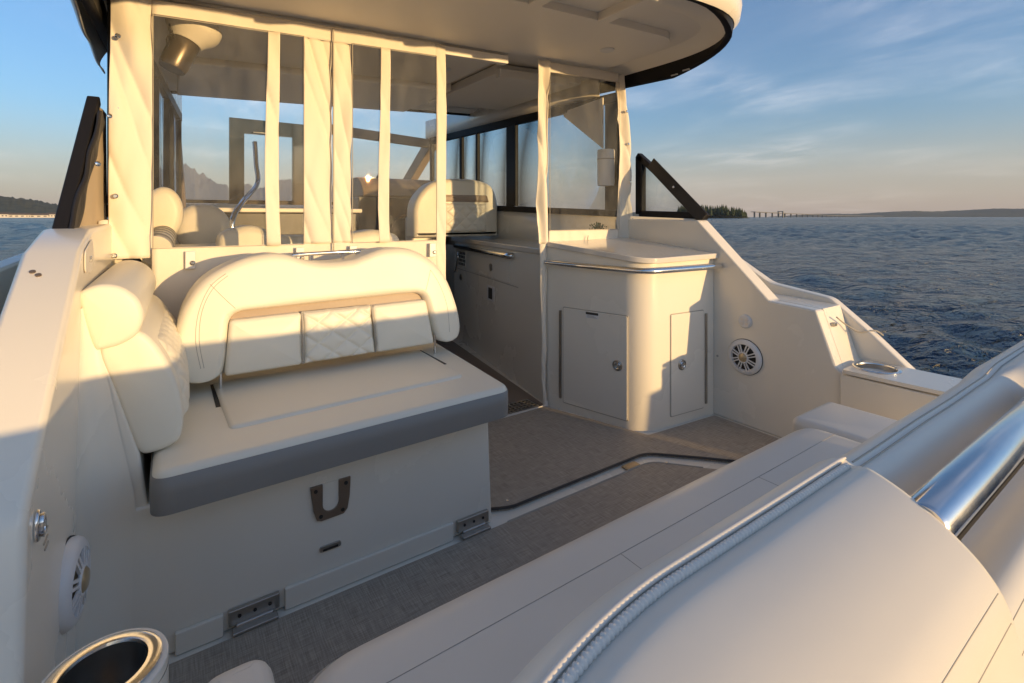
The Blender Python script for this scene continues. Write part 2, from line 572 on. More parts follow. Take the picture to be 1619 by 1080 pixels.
def thing(name, loc, label, cat, group=None):
    o = bpy.data.objects.new(name, None)
    o.empty_display_size = 0.1
    o.location = loc
    COL.objects.link(o)
    return tag(o, label, cat, group)


def struct(o, label=None):
    o['kind'] = 'structure'
    if label: o['label'] = label
    return o


# ------------------------------------------------------------------ water, land, bridge
WZ = -0.62
HAZE = 5e-5


def build_water():
    rng = np.random.default_rng(3)
    nr, na = 420, 720
    rad = 0.6 * (12500 / 0.6) ** (np.linspace(0, 1, nr))
    ang = np.linspace(0, 2 * np.pi, na, endpoint=False)
    rr, aa = np.meshgrid(rad, ang, indexing='ij')
    X, Y = 1.3 + rr * np.sin(aa), 2 + rr * np.cos(aa)
    Z = np.zeros_like(X)
    cell = np.maximum(rr * (2 * np.pi / na), rr * 0.026)
    wind = R(115)
    for k in range(90):
        lam = 0.26 * (3.2 / 0.26) ** rng.random()
        th = wind + rng.normal(0, 0.55)
        amp = 0.0052 * lam ** 0.30 * (0.5 + rng.random())
        kx, ky = 2 * np.pi / lam * np.cos(th), 2 * np.pi / lam * np.sin(th)
        ph = rng.random() * 6.28
        fade = np.clip(lam / (cell * 3.0) - 0.6, 0, 1)
        s = np.sin(kx * X + ky * Y + ph)
        Z += amp * fade * (s + 0.25 * np.cos(2 * (kx * X + ky * Y + ph)))
    far = np.clip((rr - 10) / 40, 0, 1)
    Z += far * np.minimum(0.055 * cell, 0.22) * rng.normal(0, 1, X.shape).clip(-1.6, 1.6) * (0.6 + 0.4 * np.sin(X * 0.02 + Y * 0.013))
    vs = np.stack([X, Y, Z + WZ], -1).reshape(-1, 3)
    i = np.arange(nr - 1)[:, None] * na; j = np.arange(na)[None, :]; j2 = (j + 1) % na
    fs = np.stack([i + j, i + na + j, i + na + j2, i + j2], -1).reshape(-1, 4)
    me = bpy.data.meshes.new('water')
    me.from_pydata(vs.tolist(), [], fs.tolist())
    for p in me.polygons: p.use_smooth = True
    me.materials.append(water_mat())
    o = bpy.data.objects.new('water', me)
    COL.objects.link(o)
    struct(o, 'rippled dark blue lake water')


build_water()


def ridge(name, az0, az1, dist, depth, hfun, material, n=160, m=14, jag=0.0, seed=0, label=None, foot=None):
    """land seen along the shore: a height field over an arc, with the water line as its foot"""
    g = M()

    def fn(u, v):
        az = R(az0 + (az1 - az0) * u)
        d = dist + depth * v
        prof = math.sin(min(1, v * 1.6) * math.pi / 2) if v < 0.65 else math.cos((v - 0.65) / 0.35 * math.pi / 2)
        h = hfun(u) * prof
        x, y = d * math.sin(az), d * math.cos(az)
        h *= 1 + 0.35 * mnoise.noise(Vector((x * 4 / depth, y * 4 / depth, seed)))
        if jag and 0.05 < v < 0.95:
            h += jag * (0.5 + mnoise.noise(Vector((x * 0.09, y * 0.09, seed + 5)))) * prof + jag * 0.8 * rnd.random() * prof
        return (x, y, WZ - 0.4 + max(0, h))
    g.grid(fn, n, m)
    o = obj(name, g, material, angle=180)
    struct(o, label)
    return o


def taper(u, a=0.08, b=0.08):
    return min(1, u / a if a else 1, (1 - u) / b if b else 1)


ridge('hills', -30, -3.5, 1500, 700, lambda u: (62 + 8 * math.sin(u * 9)) * taper(u, 0, 0.35), WOODS, 420, 16, 5, 1, 'low wooded hill across the water behind the port side')
ridge('hills', -9, 34, 2400, 900, lambda u: (62 + 16 * math.sin(u * 7 + 1)) * taper(u, 0.1, 0.2), WOODS, 420, 16, 6, 2, 'wooded shore ahead of the bow')
ridge('hills', 30, 54, 3000, 900, lambda u: 30 * taper(u, 0.1, 0.1), WOODS, 300, 12, 6, 3, 'thin line of far shore beyond the side windows')
ridge('hills', 62, 100, 5200, 1500, lambda u: (26 + 44 * min(1, max(0, (u - 0.12) * 2.6))) * taper(u, 0.1, 0), WOODS, 300, 12, 4, 4, 'far low hills behind the bridge')
ridge('terrain', 53.0, 60.3, 690, 150, lambda u: 3.5 * taper(u, 0.0, 0.1), WOODS, 80, 8, 0.6, 5, 'low point of land under the conifers')


def mtn(u):
    h = 640 + 330 * mnoise.noise(Vector((u * 5 + 3.3, 1.7, 0))) + 210 * (0.5 - abs(mnoise.noise(Vector((u * 15, 4.1, 0))))) + 90 * (0.5 - abs(mnoise.noise(Vector((u * 41, 9.1, 0)))))
    return min(930, max(200, h * (1.08 - 0.65 * max(0, u - 0.45)))) * taper(u, 0.04, 0.10)


ridge('terrain', -5, 24, 10800, 1500, mtn, ROCK, 420, 24, 25, 6, 'hazy blue mountain range far beyond the bow')


def conifer(g, x, y, z0, h):
    """spiky crown in drooping whorls"""
    k = 7
    for i in range(k):
        t = i / k
        zb = z0 + h * (0.12 + 0.80 * t)
        rr = h * 0.17 * (1 - t) ** 0.8 * (0.8 + 0.4 * rnd.random())
        n = 9
        a0 = rnd.random() * 6
        vs = [(x, y, zb + h * 0.22)]
        for j in range(n):
            q = rr * (0.6 + 0.7 * rnd.random())
            vs.append((x + q * math.cos(a0 + 6.283 * j / n), y + q * math.sin(a0 + 6.283 * j / n), zb - h * 0.05 * rnd.random()))
        g.add(vs, [(0, 1 + j, 1 + (j + 1) % n) for j in range(n)])
    g.tube([(x, y, z0 - 0.5), (x, y, z0 + h * 0.6)], h * 0.012, 5)


g = M()
for i in range(420):
    u = rnd.random()
    az = R(53.2 + 6.8 * u)
    d = 690 + 110 * rnd.random()
    big = 14.5 if u < 0.72 else 12.0
    h = big * (0.6 + 0.5 * rnd.random()) * min(1, (1 - u) * 8 + 0.55)
    conifer(g, d * math.sin(az), d * math.cos(az), WZ + 0.8 + 2.0 * taper(u, 0, .2), h)
tag(obj('distant_forest', g, CONIF, angle=30), 'dark conifers crowded on a far point of land', 'trees', kind='stuff')

g = M()
for i in range(700):
    u = rnd.random()
    az = R(-4 + 36 * u)
    d = 2380 + 60 * rnd.random()
    conifer(g, d * math.sin(az), d * math.cos(az), WZ, 22 * (0.5 + 0.6 * rnd.random()))
tag(obj('distant_forest', g, CONIF, angle=30), 'ragged line of trees along the shore ahead of the bow', 'trees', kind='stuff')

# bridge, receding from the point towards the far hills
br = thing('bridge', (1306, 736, WZ), 'low grey bridge on piers running across the water to the far hills', 'bridge')
A, B = Vector((1306, 736, 0)), Vector((4650, 1560, 0))
g = M()
zt = lambda t: WZ + 15.5 - 7 * min(1, t * 3)
seg = [(A.lerp(B, t), zt(t)) for t in [i / 24 for i in range(25)]]
for (p, z), (q, z2) in zip(seg[:-1], seg[1:]):
    g.bar((p.x, p.y, z), (q.x, q.y, z2), 12, 1.5)
obj('deck', g, CEMENT, br)
for i in range(34):
    t = (i + 0.4) / 34
    p = A.lerp(B, t ** 1.25)
    gp = M()
    gp.box(p.x - 0.7, p.x + 0.7, p.y - 2.2, p.y + 2.2, WZ - 1, zt(t ** 1.25) - 1.3)
    obj('pier', gp, CEMENT, br)
g = M()
for off in (-7, 7):
    p = A.lerp(B, 0.085)
    g.box(p.x - 2.5, p.x + 2.5, p.y + off - 1.8, p.y + off + 1.8, WZ - 1, WZ + 19)
p = A.lerp(B, 0.085)
g.box(p.x - 2.6, p.x + 2.6, p.y - 9, p.y + 9, WZ + 18, WZ + 20)
obj('tower', g, CEMENT, br)

# shore houses below the wooded hill
HL = ['white shore house farthest left under the wooded hill', 'long pale house on the shore left of centre under the hill', 'small tan house at the water below the wooded hill',
      'broad white boathouse at the water near the black side strut', 'pale gabled house on the shore closest to the black side strut']
for i, (az, w, h) in enumerate(((-11.0, 16, 7), (-10.2, 26, 6), (-9.6, 11, 6), (-8.9, 30, 5.5), (-8.1, 14, 7))):
    d = 1455
    c = Vector((d * math.sin(R(az)), d * math.cos(R(az)), WZ))
    t = thing('shore_house', c, HL[i], 'house', 'houses along the wooded shore')
    g = M().box(c.x - w / 2, c.x + w / 2, c.y - 5, c.y + 5, WZ, WZ + h)
    wl = obj('wall', g, HOUSEW, t)
    g = M().prism([(c.y - 6, WZ + h), (c.y + 6, WZ + h), (c.y, WZ + h + 4)], 'X', c.x - w / 2 - 1, c.x + w / 2 + 1)
    obj('roof', g, ROOF, t)
    for k in range(3):
        xx = c.x - w / 2 + w * (k + 0.5) / 3
        obj('window', M().box(xx - w * 0.08, xx + w * 0.08, c.y - 5.1, c.y - 4.9, WZ + h * 0.4, WZ + h * 0.75), INTD, t)

hz = bpy.data.materials.new('haze_air')
hz.use_nodes = True
_n, _l = hz.node_tree.nodes, hz.node_tree.links
_n.clear()
_o = _n.new('ShaderNodeOutputMaterial')
_v = _n.new('ShaderNodeVolumePrincipled')
_v.inputs['Color'].default_value = (0.80, 0.87, 1.0, 1)
_v.inputs['Density'].default_value = HAZE
_v.inputs['Anisotropy'].default_value = 0.0
_l.new(_v.outputs[0], _o.inputs['Volume'])
hzo = obj('haze', M().box(-13000, 13000, -13000, 13000, WZ - 2.5, 1010), hz, flat=True)
hzo['kind'] = 'stuff'
hzo['label'] = 'thin evening haze over the lake'

# ------------------------------------------------------------------ hull, sole, cockpit sides
XS, XP = 2.73, -0.18                     # inner faces of the cockpit sides


def hull():
    g = M()
    st = [(-0.55, 1.0, 0.40), (1.0, 1.0, 0.42), (2.0, 1.0, 0.95), (4.0, 0.97, 1.05), (6.0, 0.80, 1.12), (7.6, 0.50, 1.2), (8.6, 0.2, 1.27), (9.2, 0.02, 1.32)]
    ks = [(0.0, -1.05), (0.55, -0.85), (0.9, -0.55), (0.97, -0.2)]
    n = 9

    def fn(u, v):
        i = min(len(st) - 2, int(u * (len(st) - 1))); f = u * (len(st) - 1) - i
        y = st[i][0] * (1 - f) + st[i + 1][0] * f
        w = (st[i][1] * (1 - f) + st[i + 1][1] * f) * 1.80
        top = st[i][2] * (1 - f) + st[i + 1][2] * f
        prof = ks + [(1.0, top)]
        q = abs(v * 2 - 1) * (len(prof) - 1)
        a = min(len(prof) - 2, int(q)); b = q - a
        x = prof[a][0] * (1 - b) + prof[a + 1][0] * b
        z = prof[a][1] * (1 - b) + prof[a + 1][1] * b
        return (1.275 + (1 if v >= 0.5 else -1) * w * x, y, z)
    g.grid(fn, 35, 32)
    o = obj('motorboat_hull', g, GEL, angle=50)
    tag(o, 'white fibreglass hull of the motorboat lying on the water', 'boat hull')


hull()
struct(obj('floor', M().box(-0.25, 2.80, -0.5, 5.3, -0.05, 0.0), GEL), 'white fibreglass cockpit floor')
struct(obj('floor', M().prism([(1.96, 2.44), (1.06, 2.44), (1.06, 5.2), (2.4, 5.2)], 'Z', 0.001, 0.006), CONSOLE), 'dark cabin floor past the curtain')

# woven mats
mA = rounded([(1.06, 1.715), (1.154, 1.671), (1.97, 1.671), (2.14, 1.50), (2.40, 1.22), (2.69, 1.22), (2.69, 1.755), (2.15, 1.80), (1.945, 2.44), (1.06, 2.44)],
             [0.01, 0.03, 0.06, 0.04, 0.05, 0.01, 0.01, 0.02, 0.01, 0.01], 5)
t = thing('deck_mat', (1.6, 2.0, 0), 'grey-brown woven mat with dark edging in front of the cabinet', 'mat', 'woven deck mats')
obj('mat', M().prism(mA, 'Z', 0.001, 0.012), FLOOR, t)
edge = [(x, y, 0.0135) for x, y in mA if y < 1.74 and x < 2.5]
obj('edging', M().tube(edge, 0.006, 8), INTD, t)
mB = rounded([(-0.15, 0.6), (2.3, 0.6), (2.3, 1.18), (2.06, 1.45), (1.93, 1.602), (1.10, 1.602), (-0.15, 1.605)], [0, 0, 0.02, 0.04, 0.06, 0.01, 0], 5)
t = thing('deck_mat', (1.0, 1.1, 0), 'long woven mat strip between the sofa base and the aft bench', 'mat', 'woven deck mats')
obj('mat', M().prism(mB, 'Z', 0.001, 0.010), FLOOR, t)
obj('edging', M().tube([(x, y, 0.010) for x, y in mB if y > 1.2 and x > -0.1], 0.004, 6), SEAM, t)
tag(obj('hatch_catch', M().box(1.78, 1.87, 1.612, 1.655, 0.002, 0.010), BRASS, bevel=0.003), 'small brass catch set in the white strip between the mats', 'catch')
for i, (x, y, lb) in enumerate(((1.17, 1.72, 'tiny steel mat snap at the near left corner of the forward mat'), (1.98, 1.545, 'tiny steel mat snap at the pointed corner of the aft mat'))):
    tag(obj('mat_snap', M().lathe((x, y, 0.011), (0, 0, 1), [(0.008, 0), (0.008, 0.003), (0.004, 0.005)], 12), STEEL), lb, 'snap', 'snaps of the deck mats')


def drain_grate():
    t = thing('floor_grate', (1.55, 2.5, 0), 'dark perforated drain grate in the floor beyond the sofa', 'grate')
    g = M(); y0, y1 = 2.475, 2.60
    for x in np.arange(1.10, 1.92, 0.03):
        g.box(x, x + 0.010, y0, y1, 0.007, 0.016)
    for y in np.arange(y0, y1 + 0.01, 0.03):
        g.box(1.10, 1.92, y - 0.005, y + 0.005, 0.0068, 0.0158)
    obj('grid', g, STEELD, t)
    obj('sump', M().box(1.08, 1.94, y0 - 0.02, y1 + 0.02, 0.001, 0.0065), DARK, t)
    obj('sill', M().box(1.06, 1.95, 2.447, 2.458, 0.001, 0.016), PIPE, t)


drain_grate()

# starboard cockpit side
SB = [(5.0, 0.0), (5.0, 1.21), (1.90, 1.18), (1.445, 0.735), (1.205, 0.72), (1.115, 0.455), (1.085, 0.432), (0.66, 0.432), (0.66, 0.0)]
t = thing('cockpit_side', (2.8, 2.0, 0), 'white starboard cockpit side with sloping top, beside the cabinet', 'boat side')
obj('panel', M().prism(SB, 'X', XS, 2.84), GEL, t, bevel=0.012, seg=3)
led = [(1.95, 0.3), (1.95, 0.76), (1.446, 0.7365), (1.204, 0.7212), (1.114, 0.4562), (1.084, 0.4332), (0.66, 0.433), (0.66, 0.3)]
obj('ledge', M().prism(led, 'X', 2.805, 3.0), GEL, t)
obj('side_panel', M().prism([(1.088, 0.06), (1.088, 0.430), (0.66, 0.430), (0.66, 0.06)], 'X', 2.710, 2.7285), GEL, t, bevel=0.006)
bul = [(5.0, -0.3), (5.0, 1.10), (1.95, 1.02), (1.587, 0.80), (1.25, 0.752), (1.06, 0.598), (0.87, 0.425), (0.56, 0.425), (0.56, -0.3)]
obj('bulwark', M().prism(rounded(bul, [0, 0, 0.06, 0.04, 0.03, 0, 0.03, 0.02, 0], 5), 'X', 3.002, 3.07), GEL, t, bevel=0.012, seg=3)
obj('rope', M().tube(spline([(2.85, 1.158, 0.68), (2.92, 1.15, 0.64), (2.97, 1.11, 0.60), (3.0, 1.08, 0.60), (3.04, 1.05, 0.605), (3.075, 1.03, 0.58)], 6), 0.004, 8), SEAM, t)
lt = obj('latch_plate', M().box(2.825, 2.865, 1.160, 1.178, 0.632, 0.650), STEELD, t, bevel=0.003)

# port cockpit side
PB = [(5.0, 0.0), (5.0, 1.21), (1.90, 1.165), (1.67, 1.113), (1.073, 0.746), (1.06, 0.72), (1.03, 0.45), (0.3, 0.43), (0.3, 0.0)]
t = thing('cockpit_side', (-0.23, 2.0, 0), 'white port cockpit side with sloping top at the left edge', 'boat side')
obj('panel', M().prism(PB, 'X', -0.295, XP), GEL, t, bevel=0.014, seg=3)
obj('ledge', M().prism([(1.95, 0.3), (1.95, 0.765), (1.50, 0.765), (1.06, 0.725), (1.03, 0.437), (0.3, 0.43), (0.3, 0.3)], 'X', -0.45, -0.297), GEL, t, bevel=0.012, seg=3)
obj('bulwark', M().prism([(5.0, -0.3), (5.0, 1.10), (1.95, 1.02), (1.587, 0.80), (1.25, 0.752), (0.87, 0.43), (0.3, 0.43), (0.3, -0.3)], 'X', -0.52, -0.452), GEL, t, bevel=0.012, seg=3)
for k in range(2):
    y = 1.60 - k * 0.012
    z = 1.113 - 0.615 * (1.67 - y)
    obj('screw', M().lathe((-0.262 + 0.012 * k, y, z), (0, -0.52, 0.85), [(0.006, 0), (0.006, 0.003), (0.002, 0.0035)], 12), BRONZE, t)
# inner corner block of the port coaming, with its snap
obj('canvas_tab', M().prism(rounded([(1.685, 1.055), (1.685, 1.112), (1.83, 1.14), (1.86, 1.08), (1.80, 1.045)], 0.02, 5), 'X', -0.179, -0.1755), CANVAS, t, bevel=0.003)
obj('snap', M().lathe((-0.1755, 1.76, 1.085), (1, -0.2, 0), [(0.0085, 0), (0.0085, 0.004), (0.004, 0.006), (0, 0.006)], 12), STEEL, t)

# ------------------------------------------------------------------ cabin: side walls, windows, windscreen


def side_x(y, s):
    x = 2.75 - 0.1 * (y - 2.4)
    return x if s > 0 else 2.55 - x


for s, nm in ((1, 'starboard'), (-1, 'port')):
    t = thing('cabin_window_frame', (side_x(3.8, s), 3.8, 1.2), 'black framed row of %s' % ('starboard side windows right of the doorway' if s > 0 else 'port side windows seen edge-on at left'), 'window')
    zb = lambda y: 1.222 + 0.041 * (y - 2.5)
    ztp = 2.065
    o_ = 0.0
    P = lambda y, z: (side_x(y, s), y, z)
    y0, y1 = 2.56, 5.2
    obj('sill_bar', M().bar(P(y0, zb(y0)), P(y1, zb(y1)), 0.04, 0.05), BLACK, t, bevel=0.004)
    obj('head_bar', M().bar(P(y0, ztp + .02), P(y1, ztp + .0), 0.04, 0.07), BLACK, t, bevel=0.004)
    for (ya, w) in ((2.60, 0.17), (3.77, 0.15), (4.30, 0.035), (4.58, 0.05), (5.17, 0.06)):
        obj('mullion', M().bar(P(ya, zb(ya) + .025), P(ya, ztp - .017), 0.036, w, (0, 1, 0)), BLACK, t, bevel=0.004)
    for (ya, yb) in ((2.685, 3.695), (3.845, 4.283), (4.318, 4.555), (4.605, 5.14)):
        obj('pane', M().add([P(ya, zb(ya) + .02), P(yb, zb(yb) + .02), P(yb, ztp - .015), P(ya, ztp - .015)], [(0, 1, 2, 3)]), GLASS, t, solid=0.005, flat=True)
    t = tag(obj('cabin_wall', M().add([(side_x(1.92 if s > 0 else 2.44, s) + s * .012, 1.92 if s > 0 else 2.44, 0.9), P(5.2, 0.9), P(5.2, zb(5.2) - .026), (side_x(1.92 if s > 0 else 2.44, s) + s * .012, 1.92 if s > 0 else 2.44, 1.185)], [(0, 1, 2, 3)]), GEL, solid=0.02),
            'white cabin side panel below the %s windows' % nm, 'wall')
    obj('upper_side', M().add([P(2.75, ztp + .055), P(5.3, ztp + .035), P(5.3, ztp + .24), P(2.75, ztp + .24)], [(0, 1, 2, 3)]), GEL, t, solid=0.02)
    # triangular quarter window aft of the last pillar
    a, b, c = (2.83, 2.44, 1.22), (2.83, 1.93, 1.205), (2.83, 2.44, 1.64)
    if s < 0:
        a, b, c = (-0.25, 2.46, 1.20), (-0.27, 1.95, 1.13), (-0.235, 2.44, 1.60)
    t = thing('quarter_window', a, 'black framed triangular quarter window on the starboard coaming' if s > 0 else 'black quarter strut with folded black canvas on the port coaming', 'window')
    if s > 0:
        obj('sill_bar', M().bar(a, b, 0.05, 0.05), BLACK, t, bevel=0.006)
        obj('pillar', M().bar(a, c, 0.05, 0.06, (0, 1, 0)), BLACK, t, bevel=0.006)
        obj('rake_bar', M().bar(Vector(b) + Vector((0, -.03, -.01)), Vector(c) + Vector((0, .02, .01)), 0.05, 0.042), BLACK, t, bevel=0.006)
        obj('canvas_flap', M().bar(Vector(b) + Vector((-.035, -.03, -.015)), Vector(c) + Vector((-.035, -.12, -.06)), 0.012, 0.085), BLACKV, t, bevel=0.004)
        obj('pane', M().add([Vector(a) + Vector((0, -.03, .02)), Vector(b) + Vector((0, .05, .015)), Vector(c) + Vector((0, -.03, -.07))], [(0, 1, 2)]), GLASS, t, solid=0.005, flat=True)
        q = Vector(b).lerp(Vector(c), 0.45) + Vector((-.045, -.04, 0))
        obj('snap', M().lathe(q, (-1, -0.3, 0), [(0.008, 0), (0.008, 0.004), (0.003, 0.006)], 12), STEEL, t)
    else:
        obj('rake_bar', M().bar(Vector(b) + Vector((0.01, -.03, -.01)), Vector(c) + Vector((0, .05, .05)), 0.04, 0.04), BLACK, t, bevel=0.006)

        def flap(u, v):
            p = Vector(b).lerp(Vector(c), u * 1.02 - .02)
            w = 0.075 + 0.012 * math.sin(u * 9)
            return (p.x + 0.03 + 0.003 * math.sin(u * 17 + v * 3), p.y - 0.02 + w * (v - .5) * 0.8, p.z - 0.02 - w * (v - .5) * 0.45 + 0.003 * math.sin(u * 23))
        obj('canvas_flap', M().grid(flap, 40, 6), BLACKV, t, angle=80, solid=0.012)
        for f in (0.03, 0.55, 0.97):
            q = Vector(b).lerp(Vector(c), f) + Vector((.055, -.05, -.01))
            obj('snap', M().lathe(q, (0.6, -0.8, 0.1), [(0.009, 0), (0.009, 0.004), (0.003, 0.006)], 12), STEEL, t)

# windscreen ahead
t = thing('windscreen', (1.3, 5.4, 1.2), 'raked windscreen frame with wiper ahead of the helm', 'windscreen')
obj('top_bar', M().bar((1.15, 5.2, 2.10), (2.50, 5.25, 2.04), 0.06, 0.10), CONSOLE, t, bevel=0.008)
obj('side_pillar', M().bar((2.50, 5.22, 2.06), (2.42, 6.05, 1.42), 0.10, 0.14), CONSOLE, t, bevel=0.008)
obj('side_pillar', M().bar((0.05, 5.22, 2.06), (0.12, 6.05, 1.32), 0.06, 0.10), CONSOLE, t, bevel=0.008)
obj('bottom_bar', M().bar((0.10, 6.05, 1.36), (2.45, 6.05, 1.36), 0.05, 0.035), BLACK, t, bevel=0.004)
w = M().bar((2.05, 5.95, 1.60), (2.22, 5.85, 1.88), 0.02, 0.025).bar((1.94, 5.95, 1.55), (2.08, 5.92, 1.66), 0.012, 0.015).bar((2.06, 5.95, 1.55), (2.10, 5.92, 1.68), 0.02, 0.025)
obj('wiper', w, BLACK, t)
obj('pane', M().add([(0.12, 6.03, 1.38), (2.42, 6.03, 1.40), (2.47, 5.24, 2.0), (0.08, 5.24, 2.0)], [(0, 1, 2, 3)]), GLASSW, t, flat=True)
t = thing('companion_door_frame', (0.65, 4.5, 1.2), 'smoky brown rectangular door frame seen through the left clear window', 'door frame')
g = M().box(0.395, 0.50, 4.48, 4.52, 1.30, 1.985).box(0.50, 0.86, 4.48, 4.52, 1.87, 1.985).box(0.86, 0.96, 4.48, 4.52, 1.30, 1.985).box(0.50, 0.86, 4.48, 4.52, 1.30, 1.335)
obj('frame', g, SMOKE, t)
obj('handle', M().box(0.56, 0.66, 4.455, 4.478, 1.875, 1.885), STEEL, t, bevel=0.003)

struct(obj('foredeck', M().prism([(0.0, 5.2), (2.55, 5.2), (2.5, 6.1), (2.2, 7.4), (1.7, 8.6), (1.3, 9.15), (0.9, 8.6), (0.35, 7.4), (0.05, 6.1)], 'Z', 1.08, 1.14), GEL, bevel=0.02), 'white foredeck beyond the windscreen')
t = thing('helm_console', (1.9, 5.0, 0), 'brown helm console with sloped hood behind the helm seat', 'console')
obj('hood', M().prism(rounded([(4.74, 1.40), (4.82, 1.52), (4.95, 1.60), (5.35, 1.60), (5.6, 1.50), (5.6, 1.40)], 0.04, 4), 'X', 1.55, 2.36), CONSOLE, t, bevel=0.06, seg=3)
obj('pedestal', M().box(1.50, 2.38, 4.75, 5.6, 0, 1.395), INTD, t, bevel=0.01)
obj('screen', M().box(1.75, 2.15, 4.742, 4.748, 0.98, 1.18), DARK, t)
w = M().tube([(1.95 + 0.17 * math.cos(a), 4.62 + 0.05 * math.sin(a), 1.05 + 0.16 * math.sin(a)) for a in np.linspace(0, 6.283, 40)[:-1]], 0.013, 8, closed=True)
obj('steering_wheel', w.bar((1.79, 4.62, 1.05), (2.11, 4.62, 1.05), 0.02, 0.02), BLACK, t)
t = thing('dashboard', (0.7, 4.9, 0), 'dark port dashboard with pale top edge seen low in the left window', 'dashboard')
obj('body', M().box(0.30, 1.49, 4.70, 5.6, 0, 1.235), INTD, t, bevel=0.01)
obj('top', M().box(0.26, 1.49, 4.60, 5.6, 1.237, 1.275), HEAD, t, bevel=0.012)
obj('tray', M().box(0.40, 1.45, 4.55, 4.69, 1.02, 1.05), STEELD, t, bevel=0.005)
tag(obj('grab_rail', M().tube(spline([(0.57, 4.44, 1.80), (0.575, 4.40, 1.62), (0.57, 4.30, 1.46), (0.44, 4.0, 1.31), (0.36, 3.85, 1.18), (0.36, 3.85, 1.0)], 8), 0.018, 14), STEEL), 'curved stainless grab rail standing behind the left clear window', 'rail')

# lounge inside, seen low in the left clear window
t = thing('cabin_lounge', (0.3, 3.0, 0), 'cream lounge seats just behind the left clear window', 'lounge seat')
obj('back_cushion', M().pad(rounded([(0.20, 0.7), (0.20, 1.12), (0.34, 1.165), (0.50, 1.10), (0.80, 1.10), (1.0, 1.13), (1.14, 1.09), (1.14, 0.7)], 0.05, 5), 'Y', 2.80, 2.98, 0.04), VINYL, t)
obj('round_bolster', M().pad([(0.09 * math.cos(a) - 0.02, 1.22 + 0.14 * math.sin(a)) for a in np.linspace(0, 6.283, 33)[:-1]], 'Y', 3.2, 3.36, 0.04), VINYL, t)
obj('side_cushion', M().pad([(0.17 + 0.15 * math.cos(a), 1.14 + 0.14 * math.sin(a)) for a in np.linspace(0, 6.283, 33)[:-1]], 'Y', 3.5, 3.9, 0.06), VINYLB, t)
obj('seat_cushion', M().pad(rounded([(-0.1, 2.75), (1.15, 2.75), (1.15, 3.3), (-0.1, 3.3)], 0.05, 5), 'Z', 1.05, 0.9, 0.03), VINYLB, t)
bol = obj('striped_bolster', M().tube(spline([(-0.045, 2.55, 1.06), (-0.035, 2.8, 1.075), (-0.02, 3.4, 1.10)], 6), 0.06, 24), VINYL, t, angle=50)
for k in range(5):
    y = 2.62 + 0.13 * k
    obj('stripe', M().tube([(-0.043 + 0.03 * (y - 2.55), y, 1.062 + 0.048 * (y - 2.55)), (-0.043 + 0.03 * (y - 2.5), y + 0.045, 1.062 + 0.048 * (y - 2.5))], 0.0615, 24, cap=False), GREYV, bol)

# ------------------------------------------------------------------ hardtop


def zc(x):
    return 2.075 + 0.05 * x


HT = rounded([(-0.25, 1.45), (2.80, 1.45), (2.80, 4.45), (-0.25, 4.45)], [0.68, 0.68, 0.1, 0.1], 14)
t = thing('hardtop', (1.27, 3.0, 2.1), 'cream hardtop roof with black lower rim over the cockpit', 'roof')


def loop_surface(rows):
    """rows: list of functions (x, y, nx, ny) -> point, lofted round the hardtop outline"""
    n = len(HT)
    g = M()
    vs = []
    for fn in rows:
        for i in range(n):
            a, b = Vector(HT[i - 1]), Vector(HT[(i + 1) % n])
            e = (b - a).normalized()
            vs.append(fn(HT[i][0], HT[i][1], e.y, -e.x))
    fs = [(k * n + i, k * n + (i + 1) % n, (k + 1) * n + (i + 1) % n, (k + 1) * n + i) for k in range(len(rows) - 1) for i in range(n)]
    return g.add(vs, fs)


def zrim(x, y):
    if y > 4.2: return zc(x) + 0.03
    f = min(1, max(0, (y - 1.62) / 0.9))
    d = abs(x - 1.275)
    k = min(1, max(0, (d - 0.85) / 0.5)); k = k * k * (3 - 2 * k)
    low = 0.135 if x > 1.275 else 0.20
    return zc(x) + 0.055 - k * (0.065 + f * low)


rows = [lambda x, y, nx, ny: (x - nx * .02, y - ny * .02, zc(x) + .07), lambda x, y, nx, ny: (x + nx * .012, y + ny * .012, zc(x) + .05),
        lambda x, y, nx, ny: (x + nx * .04, y + ny * .04, zc(x) + .08), lambda x, y, nx, ny: (x + nx * .05, y + ny * .05, zc(x) + .14),
        lambda x, y, nx, ny: (x + nx * .04, y + ny * .04, zc(x) + .26), lambda x, y, nx, ny: (x - nx * .03, y - ny * .03, zc(x) + .33), lambda x, y, nx, ny: (x - nx * .2, y - ny * .2, zc(x) + .37)]
g = loop_surface(rows)
n = len(HT)
g.f.append(tuple(range(6 * n, 7 * n)))
obj('shell', g, GEL, t, angle=60)
rows = [lambda x, y, nx, ny: (x - nx * .03, y - ny * .03, zc(x) + .08), lambda x, y, nx, ny: (x - nx * .035, y - ny * .035, zrim(x, y) + .01),
        lambda x, y, nx, ny: (x - nx * .02, y - ny * .02, zrim(x, y)), lambda x, y, nx, ny: (x, y, zrim(x, y) + .005), lambda x, y, nx, ny: (x + nx * .01, y + ny * .01, zc(x) + .06)]
obj('rim', loop_surface(rows), BLACK, t, angle=50)
g = M()
vs = [(x - 0.05 * (1 if x > 2.6 else -1 if x < 0 else 0), y, zc(x) + .075) for x, y in HT]
g.add(vs, [tuple(range(len(vs)))])
# soft cove between the ceiling and the rim
rows = [lambda x, y, nx, ny: (x - nx * .03, y - ny * .03, max(zrim(x, y) + .02, zc(x) + .02)), lambda x, y, nx, ny: (x - nx * .08, y - ny * .08, zc(x) + .05), lambda x, y, nx, ny: (x - nx * .17, y - ny * .17, zc(x) + .073)]
cv = loop_surface(rows)
g.add(cv.v, cv.f)
obj('ceiling', g, HEAD, t, angle=60)


